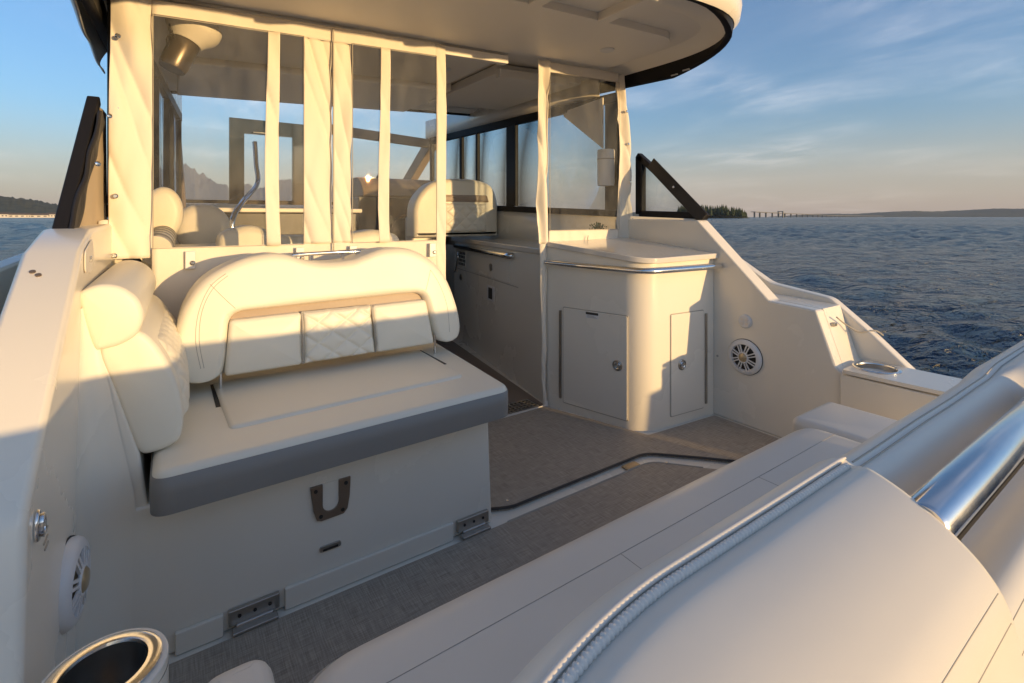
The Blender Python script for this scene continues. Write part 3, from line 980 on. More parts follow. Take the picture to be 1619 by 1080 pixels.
def tilt(pl, z0, z1):
    m = M()
    n = len(pl)
    m.add([(x, y, zc(x) + z0) for x, y in pl] + [(x, y, zc(x) + z1) for x, y in pl],
          [tuple(range(n)), tuple(range(2 * n - 1, n - 1, -1))] + [(i, (i + 1) % n, n + (i + 1) % n, n + i) for i in range(n)])
    return m


obj('headliner_panel', tilt(rounded([(0.0, 1.83), (2.42, 1.83), (2.52, 2.05), (2.52, 2.50), (0.69, 2.50), (0.69, 2.495), (0.0, 2.495)], [0.03, 0.12, 0.1, 0.02, 0, 0, 0.02], 5), 0.035, 0.08), HEAD, t, bevel=0.012)
obj('headliner_panel', tilt([(0.0, 2.51), (1.72, 2.51), (1.72, 3.35), (0.0, 3.35)], 0.028, 0.07), HEAD, t, bevel=0.012)
obj('headliner_panel', tilt([(1.82, 2.80), (2.58, 2.80), (2.58, 3.9), (1.82, 3.9)], 0.0, 0.07), HEAD, t, bevel=0.012)
obj('headliner_panel', tilt([(0.05, 3.38), (1.78, 3.38), (1.78, 4.3), (0.05, 4.3)], -0.005, 0.07), HEAD, t, bevel=0.012)
for x in (1.36, 1.80, 0.66, 0.2):
    obj('rib', tilt(rounded([(x, 1.50), (x + .07, 1.50), (x + .07, 1.84), (x, 1.84)], 0.01, 3), 0.03, 0.08), HEAD, t, bevel=0.01)
obj('header', M().prism([(1.265, zc(1.26) + .02), (1.70, zc(1.7) + .02), (1.70, zc(1.7) - .03), (1.265, zc(1.26) - .03)], 'Y', 2.49, 2.54), HEAD, t, bevel=0.006)
obj('header', M().prism([(1.80, zc(1.8) + .02), (2.40, zc(2.4) + .02), (2.40, zc(2.4) - .04), (1.80, zc(1.8) - .04)], 'Y', 2.74, 2.795), HEAD, t, bevel=0.006)
for (x, y, dz) in ((2.20, 2.16, .034), (1.50, 2.95, .026)):
    obj('ceiling_light', M().lathe((x, y, zc(x) + dz), (0, 0, -1), [(0.045, 0), (0.045, 0.004), (0.035, 0.008), (0.0, 0.008)], 24), PLASW, t)
for (y0, y1) in ((1.98, 2.03), (2.07, 2.12)):
    obj('rim_slot', M().box(2.757, 2.764, y0, y1, 2.150 - (y0 - 1.98) * .13, 2.158 - (y0 - 1.98) * .13), GREYSK, t)

def visor(u, v):
    y = 2.05 + 1.25 * u
    a = v * 2.6
    return (-0.245 - 0.045 * math.sin(a), y, 2.09 - (0.10 + 0.06 * math.sin(min(1, u * 2.2) * 1.57)) * (v ** 0.8) + 0.01 * math.sin(u * 17 + v * 4) * v)


obj('side_visor', M().grid(visor, 40, 14), GREYSK, t, angle=180, solid=0.006)
obj('corner_gusset', M().prism([(2.66, 1.71), (2.66, 2.09), (3.12, 2.06), (3.10, 2.02)], 'X', 2.664, 2.674), HEAD, t)

# domed fixture and straps under the roof, left
t = thing('ceiling_spotlight', (0.10, 2.62, 2.0), 'cream domed light with dark canister hanging under the roof at left', 'lamp')
ax = Vector((-0.40, -0.1, -1)).normalized()
c0 = Vector((0.100, 2.60, 2.052))
obj('dome', M().lathe(c0, ax, [(0.09, -0.02), (0.108, 0.0), (0.108, 0.03), (0.10, 0.05), (0.075, 0.08), (0.06, 0.10), (0.0, 0.10)], 32), VINYL, t)
obj('canister', M().lathe(c0 + ax * 0.10, ax, [(0.055, 0), (0.058, 0.02), (0.055, 0.12), (0.05, 0.135), (0.0, 0.135)], 32), CANI, t)
g = M()
for k in range(7):
    z = 2.06 - 0.028 * k
    cx = 0.02 - 0.004 * k
    if k % 2 == 0:
        pts = [(cx + 0.008 * math.cos(a), 2.56, z + 0.018 * math.sin(a)) for a in np.linspace(0, 6.283, 13)[:-1]]
    else:
        pts = [(cx, 2.56 + 0.008 * math.cos(a), z + 0.018 * math.sin(a)) for a in np.linspace(0, 6.283, 13)[:-1]]
    g.tube(pts, 0.0045, 6, closed=True)
tag(obj('hanging_chain', g, BLACK), 'short dark chain hanging beside the domed light', 'chain')
tag(obj('roof_strap', M().bar((-0.02, 2.52, 2.062), (0.14, 2.52, 2.068), 0.03, 0.012), BLACKV, bevel=0.003), 'black strap along the roof edge above the domed light', 'strap')

# ------------------------------------------------------------------ canvas curtains with clear windows
CY = 2.46


def wr(x, z, s):
    # hanging folds that lean and gather as they fall
    q = 0.010 * mnoise.noise(Vector((x * 6 + z * 1.3 + s, z * 1.5, s)))
    q += 0.004 * mnoise.noise(Vector((x * 17 - z * 3.0 + s, z * 2.0, s + 3)))
    r = mnoise.noise(Vector((x * 10 + z * 3.2 + s, z * 0.9 + s, s + 9)))
    return q + 0.016 * (1 - abs(r)) ** 4 * (0.5 + 0.5 * mnoise.noise(Vector((x * 3, z * 2.5, s + 21))))


def canvas_patch(m, xa, xb, za, zb_, y=CY, amp=1.0, seed=0, nx=None, nz=None, dy=None):
    """za, zb_ may be functions of x; xa, xb functions of z"""
    f = lambda q, a: q(a) if callable(q) else q
    nx = nx or 40; nz = nz or 70

    def fn(u, v):
        x = f(xa, v) + (f(xb, v) - f(xa, v)) * u
        z = f(za, x) + (f(zb_, x) - f(za, x)) * v
        return (x, y + amp * wr(x, z, seed) + (dy(u, v) if dy else 0), z)
    m.grid(fn, nx, nz)


def snap_at(parent, x, z, y=CY - 0.012):
    obj('snap', M().lathe((x, y, z), (0, -1, 0), [(0.0095, 0), (0.0095, 0.004), (0.006, 0.007), (0.0, 0.007)], 14), STEEL, parent)


zt_c = lambda x: zc(x) + 0.012 - 0.012 * math.exp(-max(0, x + 0.05) * 2)
zw = lambda x: zc(x) - 0.062
t = thing('enclosure_curtain', (0.5, CY, 0.6), 'white canvas curtain with two clear windows behind the sofa', 'curtain', 'canvas curtains of the cockpit')
c = M()
fold = lambda u, v: -0.018 * math.sin(u * 3.1) * (0.6 + 0.4 * math.sin(v * 7 + u * 2))
canvas_patch(c, lambda v: -0.184 - 0.008 * (1 - v), -0.053, 1.035, zt_c, amp=2.3, seed=1, dy=fold)
canvas_patch(c, -0.0535, 1.205, 0.62, 1.075, amp=0.7, seed=2, nx=60)
canvas_patch(c, -0.0535, 1.205, zw, zt_c, amp=0.5, seed=3, nx=60, nz=6)
canvas_patch(c, 0.521, 0.65, 1.0745, zw, y=CY - .006, amp=1.9, seed=4)
canvas_patch(c, 0.655, 0.742, 1.0745, zw, y=CY - .006, amp=1.9, seed=8)
canvas_patch(c, 1.2045, 1.262, 0.62, zt_c, amp=0.9, seed=5, nx=10)
obj('canvas', c, CANVAS, t, angle=180, solid=0.003)
for (xa, xb, sd) in ((-0.052, 0.5215, 6), (0.7415, 1.2042, 7)):
    w = M(); canvas_patch(w, xa, xb, 1.0748, zw, y=CY + .003, amp=0.08, seed=sd, nx=16, nz=24)
    obj('clear_window', w, CLEARV, t, angle=180)
for (xa, xb, sd) in ((0.362, 0.420, 9), (0.882, 0.940, 10)):
    w = M(); canvas_patch(w, lambda v, xa=xa, sd=sd: xa + 0.006 * math.sin(v * 5 + sd) - .004 * (1 - v), lambda v, xb=xb, sd=sd: xb - 0.004 + 0.008 * math.sin(v * 4 + sd) * (1 - v), 1.07, zw, y=CY - .018, amp=1.4, seed=sd, nx=10, nz=40)
    obj('roll_up_strap', w, CANVAS, t, angle=180, solid=0.002)
obj('zip', M().bar((0.6525, CY - .012, 1.02), (0.6525, CY - .012, zt_c(0.65) - .01), 0.006, 0.005, (0, 1, 0)), SEAM, t)
hem = M()
for (xa, xb) in ((-0.05, 0.52), (0.745, 1.20)):
    pts = [(xa, CY - .006, 1.072), (xb, CY - .006, 1.072), (xb, CY - .006, zw(xb) + .003), (xa, CY - .006, zw(xa) + .003)]
    hem.tube(pts, 0.0022, 6, closed=True)
obj('window_stitching', hem, SEAM, t)
for z in (1.05, 1.28, 1.62, 1.90):
    snap_at(t, -0.165 + (z - 1.5) * .012, z, CY - .012)
for x in (0.075, 0.50, 0.745, 1.17):
    obj('tab', M().box(x - .018, x + .018, CY - .024, CY - .014, 0.985, 1.058), PLASW, t, bevel=0.003)
    snap_at(t, x + .008, 1.01, CY - .025)

t = thing('enclosure_curtain', (2.3, CY, 0.0), 'narrow white canvas curtain with one clear window above the cabinet', 'curtain', 'canvas curtains of the cockpit')
c = M()
zw2 = lambda x: zc(x) - 0.055
canvas_patch(c, lambda v: 1.915 - 0.012 * v, lambda v: 1.99 + .004 * v, 1.03, lambda x: zt_c(x) + .003, amp=2.4, seed=11, dy=lambda u, v: 0.012 * math.sin(u * 6 + v * 5))
canvas_patch(c, lambda v: 1.94 - .022 * v, lambda v: 1.965 + .012 * v, 0.02, 1.0303, amp=1.3, seed=12, nx=10, dy=lambda u, v: -0.015 * math.sin(u * 3.1))
canvas_patch(c, 1.989, 2.625, 1.028, 1.115, amp=0.8, seed=13, nx=40, nz=8)
canvas_patch(c, 1.989, 2.625, zw2, zt_c, amp=0.5, seed=14, nx=40, nz=6)
canvas_patch(c, 2.62, lambda v: 2.775 - 0.09 * v, 1.028, zt_c, amp=2.2, seed=15, dy=lambda u, v: 0.018 * math.sin(u * 5))
obj('canvas', c, CANVAS, t, angle=180, solid=0.003)
w = M(); canvas_patch(w, 1.991, 2.6245, 1.114, zw2, y=CY + .003, amp=0.08, seed=16, nx=16, nz=24)
obj('clear_window', w, CLEARV, t, angle=180)
hem = M().tube([(1.992, CY - .006, 1.112), (2.62, CY - .006, 1.112), (2.62, CY - .006, zw2(2.62)), (1.992, CY - .006, zw2(1.99))], 0.0022, 6, closed=True)
obj('window_stitching', hem, SEAM, t)
for z in (1.18, 1.45, 1.72, 1.95):
    snap_at(t, 2.755 - .08 * (z - 1.03), z, CY - .02)
obj('tie_cord', M().tube(spline([(2.31, CY - .02, 1.075), (2.30, CY - .025, 1.05), (2.315, CY - .025, 1.03), (2.30, CY - .03, 1.015)], 5), 0.003, 6), SEAM, t)
obj('hem_foot', M().lathe((1.955, CY - .01, 0.0125), (0, 0, 1), [(0.018, 0), (0.018, 0.01), (0.012, 0.03), (0.0, 0.035)], 16), PIPE, t)

# side enclosure canvas, port, behind the black strut
c = M()


def side_cloth(u, v):
    ya = 1.99 + 0.45 * v
    y = ya + (2.60 - ya) * u
    return (-0.268 + 0.062 * (y - 1.98) / 0.62 + 0.003 * math.sin(y * 30 + v * 2), y, 1.10 + 0.52 * v)


c.grid(side_cloth, 24, 24)
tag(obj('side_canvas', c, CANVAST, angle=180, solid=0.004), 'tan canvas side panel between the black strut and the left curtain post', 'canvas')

# ------------------------------------------------------------------ aft-facing sofa
t = thing('sofa', (0.5, 1.65, 0), 'cream aft-facing sofa with quilted back and grey seat band on a white base', 'sofa')
base = obj('base', M().prism([(-0.20, 0.0), (1.047, 0.0), (1.030, 0.43), (-0.20, 0.43)], 'Y', 1.647, 2.44), GEL, t, bevel=0.012, seg=3)
obj('toe_strip', M().box(0.015, 0.130, 1.632, 1.6465, 0.002, 0.064), GEL, base, bevel=0.004)
obj('toe_strip', M().box(0.292, 0.868, 1.632, 1.6465, 0.002, 0.068), GEL, base, bevel=0.004)
for hx in (0.142, 0.885):
    w_ = 0.135
    h = obj('hinge', M().box(hx, hx + w_, 1.630, 1.6455, 0.022, 0.066).box(hx + .008, hx + w_ - .008, 1.60, 1.630, 0.010, 0.020), STEELD, base, bevel=0.003)
    obj('pin', M().tube([(hx + .02, 1.629, 0.021), (hx + w_ - .02, 1.629, 0.021)], 0.006, 10), STEELD, h)
    for k in range(3):
        obj('screw', M().lathe((hx + .028 + .04 * k, 1.6295, 0.046), (0, -1, 0), [(0.005, 0), (0.005, 0.002), (0.0, 0.002)], 10), DARK, h)
inf = M().prism([(-0.181, 0.40), (-0.181, 1.0), (-0.165, 0.97), (-0.125, 0.80), (-0.062, 0.57), (-0.043, 0.42)], 'Y', 1.652, 2.44)
cr = 0.11
outer = rounded([(0.366, 0.349), (0.492, 0.349), (0.478, 0.234), (0.388, 0.234)], [0.006, 0.006, 0.022, 0.022], 5)
lp = [(0.366, 0.349), (0.404, 0.349)] + [(0.429 - 0.025 * math.cos(a), 0.283 - 0.025 * math.sin(a)) for a in np.linspace(0, math.pi, 13)] + [(0.454, 0.349), (0.492, 0.349)] + \
     [(0.489, 0.29), (0.482, 0.25), (0.470, 0.236), (0.40, 0.234), (0.386, 0.24), (0.376, 0.27)]
obj('side_wedge', inf, GEL, base, bevel=0.01)
def fil2(u, v):
    # cove that runs the cockpit side into the sofa base, dying out above the seat
    a = u * math.pi / 2
    z = 0.0005 + 0.97 * v
    c2 = cr * (1 if z < 0.45 else max(0.12, 1 - (z - 0.45) / 0.62))
    return (XP - .0004 + c2 * (1 - math.sin(a)), 1.6474 - c2 * (1 - math.cos(a)), z)
obj('cove', M().grid(fil2, 14, 30), GEL, base, angle=180)
la = obj('latch_plate', M().prism(lp, 'Y', 1.638, 1.646), BRONZE, base, bevel=0.0015)
obj('pocket', M().prism([(0.404, 0.349)] + [(0.429 - 0.025 * math.cos(a), 0.283 - 0.025 * math.sin(a)) for a in np.linspace(0, math.pi, 13)] + [(0.454, 0.349)], 'Y', 1.6435, 1.6462), GEL, la)
for (x, z) in ((0.382, 0.334), (0.476, 0.334), (0.398, 0.250), (0.466, 0.250)):
    obj('screw', M().lathe((x, 1.638, z), (0, -1, 0), [(0.006, 0), (0.006, 0.002), (0, 0.002)], 12), DARK, la)
sl = obj('drain_plate', M().prism(rounded([(0.395, 0.132), (0.462, 0.132), (0.462, 0.150), (0.395, 0.150)], 0.009, 5), 'Y', 1.641, 1.6465), STEELD, base, bevel=0.001)
obj('slot', M().box(0.405, 0.452, 1.6395, 1.6412, 0.135, 0.141), DARK, sl)

# seat: U-shaped frame cushion with grey front band, raised inset cushion
so = rounded([(-0.035, 1.52), (1.065, 1.545), (1.135, 2.36), (-0.03, 2.36)], [0.045, 0.05, 0.05, 0.03], 8)
seat = obj('seat_cushion', M().pad(so, 'Z', 0.562, 0.455, 0.022), VINYL, t, angle=70)
band = M()
n = len(so)
vs = []
ks = [i for i in range(n) if so[i][1] < 2.3]
ring = [so[i] for i in range(n)]
# grey band: skin of the cushion's front and side, 3 mm proud
for z, off in ((0.447, -0.01), (0.450, 0.0035), (0.500, 0.005), (0.541, 0.0035), (0.545, -0.004)):
    for i in range(n):
        a, b = Vector(ring[i - 1]), Vector(ring[(i + 1) % n])
        e = (b - a).normalized()
        vs.append((ring[i][0] + e.y * off, ring[i][1] - e.x * off, z))
band.add(vs, [(k * n + i, k * n + (i + 1) % n, (k + 1) * n + (i + 1) % n, (k + 1) * n + i) for k in range(4) for i in range(n)])
obj('front_band', band, GREYV, seat, angle=60)
ins = rounded([(0.150, 1.70), (0.972, 1.735), (0.985, 2.20), (0.138, 2.20)], [0.03, 0.03, 0.01, 0.01], 6)
obj('inset_cushion', M().pad(ins, 'Z', 0.572, 0.552, 0.016, puff=0.008), VINYL, seat, angle=70)
sm = [(x, y, 0.5632) for x, y in ins]
for x in (0.138, 0.985):
    obj('strap_slot', M().box(x - .007, x + .007, 1.93, 2.2, 0.5605, 0.5635), DARK, seat)

# backrest: horseshoe frame, taupe recess band and three lower pads
BY = 2.08


def lean(x, y, z):
    return (x, y + 0.10 * (z - 0.62) + 0.03 * max(0, abs(x - 0.6) - 0.42), z)


oc = spline([(0.098, 0.607), (0.050, 0.615), (0.026, 0.655), (0.018, 0.725), (0.022, 0.800), (0.050, 0.890), (0.110, 0.975), (0.215, 1.035), (0.314, 1.056), (0.385, 1.050), (0.445, 1.028), (0.533, 1.011),
             (0.635, 1.014), (0.700, 1.033), (0.775, 1.056), (0.870, 1.060), (0.955, 1.034), (1.035, 0.978), (1.095, 0.896), (1.138, 0.780), (1.154, 0.690), (1.142, 0.635), (1.095, 0.614)], 6)
ic = spline([(0.120, 0.610), (0.160, 0.625), (0.176, 0.680), (0.182, 0.760), (0.190, 0.820), (0.222, 0.843), (0.300, 0.846), (0.45, 0.848), (0.70, 0.851), (0.880, 0.853), (0.945, 0.846), (0.972, 0.815), (0.990, 0.75), (1.008, 0.68), (1.030, 0.628), (1.070, 0.613)], 6)


def resample(pl, n):
    P = [Vector(p) for p in pl]
    L = [0]
    for i in range(1, len(P)): L.append(L[-1] + (P[i] - P[i - 1]).length)
    out = []; k = 0
    for i in range(n):
        d = L[-1] * i / (n - 1)
        while k < len(P) - 2 and L[k + 1] < d: k += 1
        f = (d - L[k]) / max(1e-9, L[k + 1] - L[k])
        out.append(P[k].lerp(P[k + 1], min(1, f)))
    return out


def horseshoe():
    """padded arch lofted between its outer and inner outline"""
    NS = 150
    key = [(0, 0), (0.115, 0.10), (0.20, 0.19), (0.27, 0.30), (0.5, 0.5), (0.74, 0.72), (0.815, 0.815), (0.90, 0.91), (1, 1)]
    O, I = resample(oc, 400), resample(ic, 400)

    def cor(u):
        for (a, b), (c, d) in zip(key[:-1], key[1:]):
            if u <= c: return b + (d - b) * (u - a) / (c - a)
        return 1
    g = M(); r = 0.030; th = 0.20
    S = [0, .006, .018, .036, .06, .09, .13, .18, .25, .4, .6, .75, .82, .87, .91, .94, .964, .982, .994, 1]
    vs = []
    for i in range(NS):
        u = i / (NS - 1)
        o, q = O[int(round(u * 399))], I[int(round(cor(u) * 399))]
        w = (q - o).length
        dl = min(u, 1 - u) * 1.9
        ring = []
        for sx in S:
            e = min(sx, 1 - sx) * w
            rr = min(r, w * 0.5)
            dep = rr - math.sqrt(max(0, rr * rr - (rr - e) ** 2)) if e < rr else 0
            if dl < .03: dep = max(dep, .03 - math.sqrt(max(0, .0009 - (.03 - dl) ** 2)))
            p = o.lerp(q, sx)
            ring.append(lean(p.x, BY + dep - 0.005 * min(1, 3 * math.sin(math.pi * sx)), p.y))
        for sx in (0.97, 0.03):
            p = o.lerp(q, sx)
            ring.append(lean(p.x, BY + th, p.y))
        vs += ring
    k = len(S) + 2
    fs = [(i * k + j, i * k + (j + 1) % k, (i + 1) * k + (j + 1) % k, (i + 1) * k + j) for i in range(NS - 1) for j in range(k)]
    fs += [tuple(range(k)), tuple(range((NS - 1) * k, NS * k))]
    return g.add(vs, fs)


back = obj('backrest', horseshoe(), VINYL, t, angle=75)
obj('recess_band', M().pad([(0.178, 0.77), (0.99, 0.77), (0.972, 0.858), (0.18, 0.852)], 'Y', BY + 0.035, BY + 0.16, 0.004, warp=lean), TAUPE, back)
for (xa, xb, xat, xbt) in ((0.168, 0.436, 0.187, 0.436), (0.733, 1.006, 0.720, 0.973)):
    pl = rounded([(xa, 0.618), (xb, 0.618), (xbt, 0.820), (xat, 0.817)], 0.018, 5)
    obj('lower_pad', M().pad(pl, 'Y', BY - 0.008, BY + 0.14, 0.016, rs=6, puff=0.010, warp=lean), VINYL, back, angle=75)


def quilt_panel(xa, xb, xat, xbt, za, zb_):
    g = M()

    def fn(u, v):
        x0 = xa + (xat - xa) * v; x1 = xb + (xbt - xb) * v
        x = x0 + (x1 - x0) * u; z = za + (zb_ - za) * v
        p, q = (x * 1.0 + z * 1.35) / 0.11, (x * 1.0 - z * 1.35) / 0.11
        d = min(abs(p - round(p)), abs(q - round(q)))
        h = 0.008 * (1 - math.exp(-d * 9))
        ed = min(u, 1 - u, v, 1 - v)
        y = BY - 0.008 - h + 0.03 * math.exp(-ed * 45)
        return lean(x, y, z)
    g.grid(fn, 84, 60)
    return g


obj('quilted_pad', quilt_panel(0.438, 0.731, 0.438, 0.718, 0.618, 0.820), VINYL, back, angle=180)
for x0, x1 in ((0.437, 0.437), (0.732, 0.719)):
    obj('welt', M().tube([lean(x0, BY + .004, 0.622), lean(x0, BY - .012, 0.66), lean((x0 + x1) / 2, BY - .016, 0.72), lean(x1, BY - .012, 0.78), lean(x1, BY + .006, 0.818)], 0.0045, 8), SEAM, back)
# top-stitched seams of the frame cushion
for pts in ([(0.095, 0.66), (0.080, 0.76), (0.090, 0.86), (0.125, 0.945), (0.175, 0.99)], [(0.105, 0.66), (0.091, 0.76), (0.100, 0.86), (0.134, 0.938), (0.182, 0.982)], [(0.125, 0.955), (0.17, 0.90), (0.205, 0.86)],
            [(1.085, 0.66), (1.078, 0.78), (1.045, 0.88), (1.0, 0.955)], [(1.0, 0.955), (0.985, 0.90), (0.972, 0.862)]):
    obj('seam', M().tube([lean(x, BY - 0.0048, z) for x, z in spline(pts, 5)], 0.0011, 5), SEAM, back)
for x in (0.158, 1.020):
    obj('support_strut', M().bar((x, 2.105, 0.500), (x, 2.105, 0.66), 0.008, 0.012, (0, 1, 0)), STEEL, t, bevel=0.002)
g = M().tube(spline([(0.44, 2.26, 0.98), (0.44, 2.25, 1.030), (0.455, 2.245, 1.040), (0.69, 2.245, 1.044), (0.705, 2.25, 1.034), (0.705, 2.26, 0.98)], 5), 0.009, 12)
g.tube([(0.50, 2.245, 1.04), (0.50, 2.25, 0.97)], 0.006, 8).tube([(0.64, 2.245, 1.04), (0.64, 2.25, 0.97)], 0.006, 8)
obj('grab_rail', g, STEEL, t)

# ------------------------------------------------------------------ port side cushion
t = thing('side_cushion', (-0.1, 2.0, 0.56), 'cream quilted side cushion with headrest roll at the left end of the sofa', 'cushion')


def slant(q):
    # runs forward along the port side, closing in slightly
    return lambda x, y, z: (x + 0.02 * (y - 1.65), y, z + 0.012 * (y - 1.65))


pe = spline([(-0.150, 0.858), (-0.105, 0.888), (-0.060, 0.893), (-0.018, 0.84), (0.018, 0.75), (0.034, 0.66), (0.030, 0.595), (0.010, 0.572), (-0.030, 0.562), (-0.062, 0.570), (-0.085, 0.63), (-0.118, 0.75)], 4, True)
pad_o = obj('pad', M().pad(pe, 'Y', 1.65, 2.36, 0.016, rs=5, puff=0.005, warp=slant(0)), VINYL, t, angle=75)
he = spline([(-0.186, 0.998), (-0.172, 1.018), (-0.140, 1.028), (-0.100, 1.018), (-0.066, 0.985), (-0.053, 0.938), (-0.066, 0.892), (-0.100, 0.868), (-0.140, 0.860), (-0.155, 0.868), (-0.172, 0.93)], 4, True)
obj('headrest', M().pad(he, 'Y', 1.635, 2.38, 0.016, rs=5, puff=0.004, warp=slant(0)), VINYL, t, angle=75)


def pq(u, v):
    # quilting on the seat-side face of the pad
    y = 1.72 + 0.60 * u
    z = 0.615 + 0.245 * v
    xs = {0: 0.034, 1: -0.028}
    x = 0.034 + 0.012 * math.sin(v * 3.1) - 0.062 * v ** 1.6
    p, q = (y + z * 1.3) / 0.075, (y - z * 1.3) / 0.075
    d = min(abs(p - round(p)), abs(q - round(q)))
    ed = min(u, 1 - u, v, 1 - v)
    return (x + 0.008 + 0.02 * (y - 1.65) + 0.007 * (1 - math.exp(-d * 9)) - 0.02 * math.exp(-ed * 30), y, z)


obj('quilting', M().grid(pq, 90, 50), VINYL, pad_o, angle=180)

# ------------------------------------------------------------------ corner cabinet
t = thing('corner_cabinet', (2.35, 2.1, 0), 'white corner cabinet with two locking doors and steel rail at the doorway', 'cabinet')
cp = rounded([(1.975, 2.49), (2.145, 1.835), (2.7275, 1.785), (2.7275, 2.50)], [0.03, 0.13, 0, 0], 14)
g = M(); n = len(cp)
vs = [(x, y, 0.0) for x, y in cp] + [(x, y, 0.939 + 0.075 * max(0, y - 1.8) / 0.7 + 0.02 * max(0, x - 2.3)) for x, y in cp]
g.add(vs, [tuple(range(n - 1, -1, -1)), tuple(range(n, 2 * n))] + [(i, (i + 1) % n, n + (i + 1) % n, n + i) for i in range(n)])
body = obj('body', g, GEL, t, angle=30)


def top_slab(pl, zf, th):
    m = M(); n = len(pl)
    m.add([(x, y, zf(x, y) - th) for x, y in pl] + [(x, y, zf(x, y)) for x, y in pl],
          [tuple(range(n - 1, -1, -1)), tuple(range(n, 2 * n))] + [(i, (i + 1) % n, n + (i + 1) % n, n + i) for i in range(n)])
    return m


ct = rounded([(1.955, 2.52), (2.125, 1.805), (2.7275, 1.755), (2.7275, 2.52)], [0.02, 0.13, 0, 0], 14)
zf = lambda x, y: 0.972 + 0.075 * max(0, y - 1.8) / 0.7 + 0.02 * max(0, x - 2.3)
obj('countertop', top_slab(ct, zf, 0.032), STONE, t, bevel=0.006, seg=3, angle=30)
rl = spline([(1.952, 2.44, 0.915), (1.99, 2.26, 0.912), (2.045, 2.04, 0.909), (2.095, 1.86, 0.907), (2.125, 1.795, 0.906), (2.20, 1.765, 0.906), (2.40, 1.745, 0.906), (2.60, 1.735, 0.906), (2.72, 1.735, 0.906)], 6)
rail = obj('steel_rail', M().tube(rl, 0.0165, 16), STEEL, t, angle=60)
for p in ((2.03, 2.10), (2.30, 1.79), (2.60, 1.765)):
    obj('bracket', M().bar((p[0], p[1] - .02, 0.906), (p[0] + .02, p[1] + .04, 0.906), 0.012, 0.012), STEEL, rail)
# doors: left face frame (origin L0, along LD), right face frame
L0, L1 = Vector((2.0, 2.395, 0)), Vector((2.125, 1.912, 0))
LD = (L1 - L0).normalized(); LN = Vector((LD.y, -LD.x, 0)).normalized()
if LN.x > 0: LN = -LN
R0, R1 = Vector((2.355, 1.817, 0)), Vector((2.672, 1.790, 0))
RD = (R1 - R0).normalized(); RN = Vector((RD.y, -RD.x, 0))
if RN.y > 0: RN = -RN


def face_slab(m, O, D, Nn, u0, u1, v0, v1, d0, d1, r=0.0):
    pl = rounded([(u0, v0), (u1, v0), (u1, v1), (u0, v1)], r, 4) if r else [(u0, v0), (u1, v0), (u1, v1), (u0, v1)]
    n = len(pl)
    vs = [O + D * u + Nn * d0 + Vector((0, 0, v)) for u, v in pl] + [O + D * u + Nn * d1 + Vector((0, 0, v)) for u, v in pl]
    return m.add(vs, [tuple(range(n - 1, -1, -1)), tuple(range(n, 2 * n))] + [(i, (i + 1) % n, n + (i + 1) % n, n + i) for i in range(n)])


def face_point(O, N_, D, pt):
    return pt


# left face of body is the plane (1.975,2.49)-(2.145,1.835)
FB, FA = Vector((1.975, 2.49, 0)), Vector((2.145, 1.835, 0))
FD = (FA - FB).normalized(); FN = Vector((FD.y, -FD.x, 0)).normalized()
if FN.x > 0: FN = -FN
G0, G1 = Vector((2.145, 1.835, 0)), Vector((2.7275, 1.785, 0))
GD = (G1 - G0).normalized(); GN = Vector((GD.y, -GD.x, 0)).normalized()
if GN.y > 0: GN = -GN


def cabinet_door(O, D, Nn, u0, u1, v0, v1, knob_u, knob_v, hinge_u, placard):
    gap = face_slab(M(), O, D, Nn, u0 - .005, u1 + .005, v0 - .005, v1 + .005, -.004, .0012, .012)
    d = obj('door', face_slab(M(), O, D, Nn, u0, u1, v0, v1, -.002, .006, .010), GEL, t, bevel=0.002, angle=30)
    obj('gap_seal', gap, SEAM, d, angle=30)
    obj('hinge', face_slab(M(), O, D, Nn, hinge_u - .008, hinge_u + .008, v0 + .02, v1 - .02, .0012, .008, .003), STEELD, d, angle=30)
    kc = O + D * knob_u + Vector((0, 0, knob_v)) + Nn * .006
    k = obj('latch', M().lathe(kc, Nn, [(0.031, 0), (0.031, 0.004), (0.026, 0.007), (0.024, 0.004), (0.0, 0.004)], 28), STEELD, d)
    rim = M().tube([kc + Nn * .006 + D * (.016 * math.cos(a)) + Vector((0, 0, .016 * math.sin(a))) for a in np.linspace(0, 6.283, 25)[:-1]], .0028, 6, closed=True)
    rim.bar(kc + Nn * .007 + D * -.012 + Vector((0, 0, -.01)), kc + Nn * .007 + D * .012 + Vector((0, 0, .01)), .008, .004, Nn)
    obj('key_cylinder', rim, STEEL, k)
    if placard:
        pb = obj('placard', face_slab(M(), O, D, Nn, placard[0], placard[1], placard[2], placard[3], .0062, .0075), PLASW, d)
        obj('heading', face_slab(M(), O, D, Nn, placard[0], placard[1], placard[2] + (placard[3] - placard[2]) * .6, placard[3], .0076, .0082), INTD, pb)
        ln = M()
        for q in range(3):
            vz = placard[2] + .004 + q * .005
            face_slab(ln, O, D, Nn, placard[0] + .008, placard[1] - .008 - .01 * q, vz, vz + .0018, .0076, .0080)
        obj('small_print', ln, SEAM, pb)


cabinet_door(FB, FD, FN, 0.150, 0.585, 0.055, 0.640, 0.525, 0.355, 0.128, (0.315, 0.400, 0.600, 0.635))
cabinet_door(GD * 0 + G0, GD, GN, 0.215, 0.490, 0.060, 0.640, 0.302, 0.345, 0.512, None)

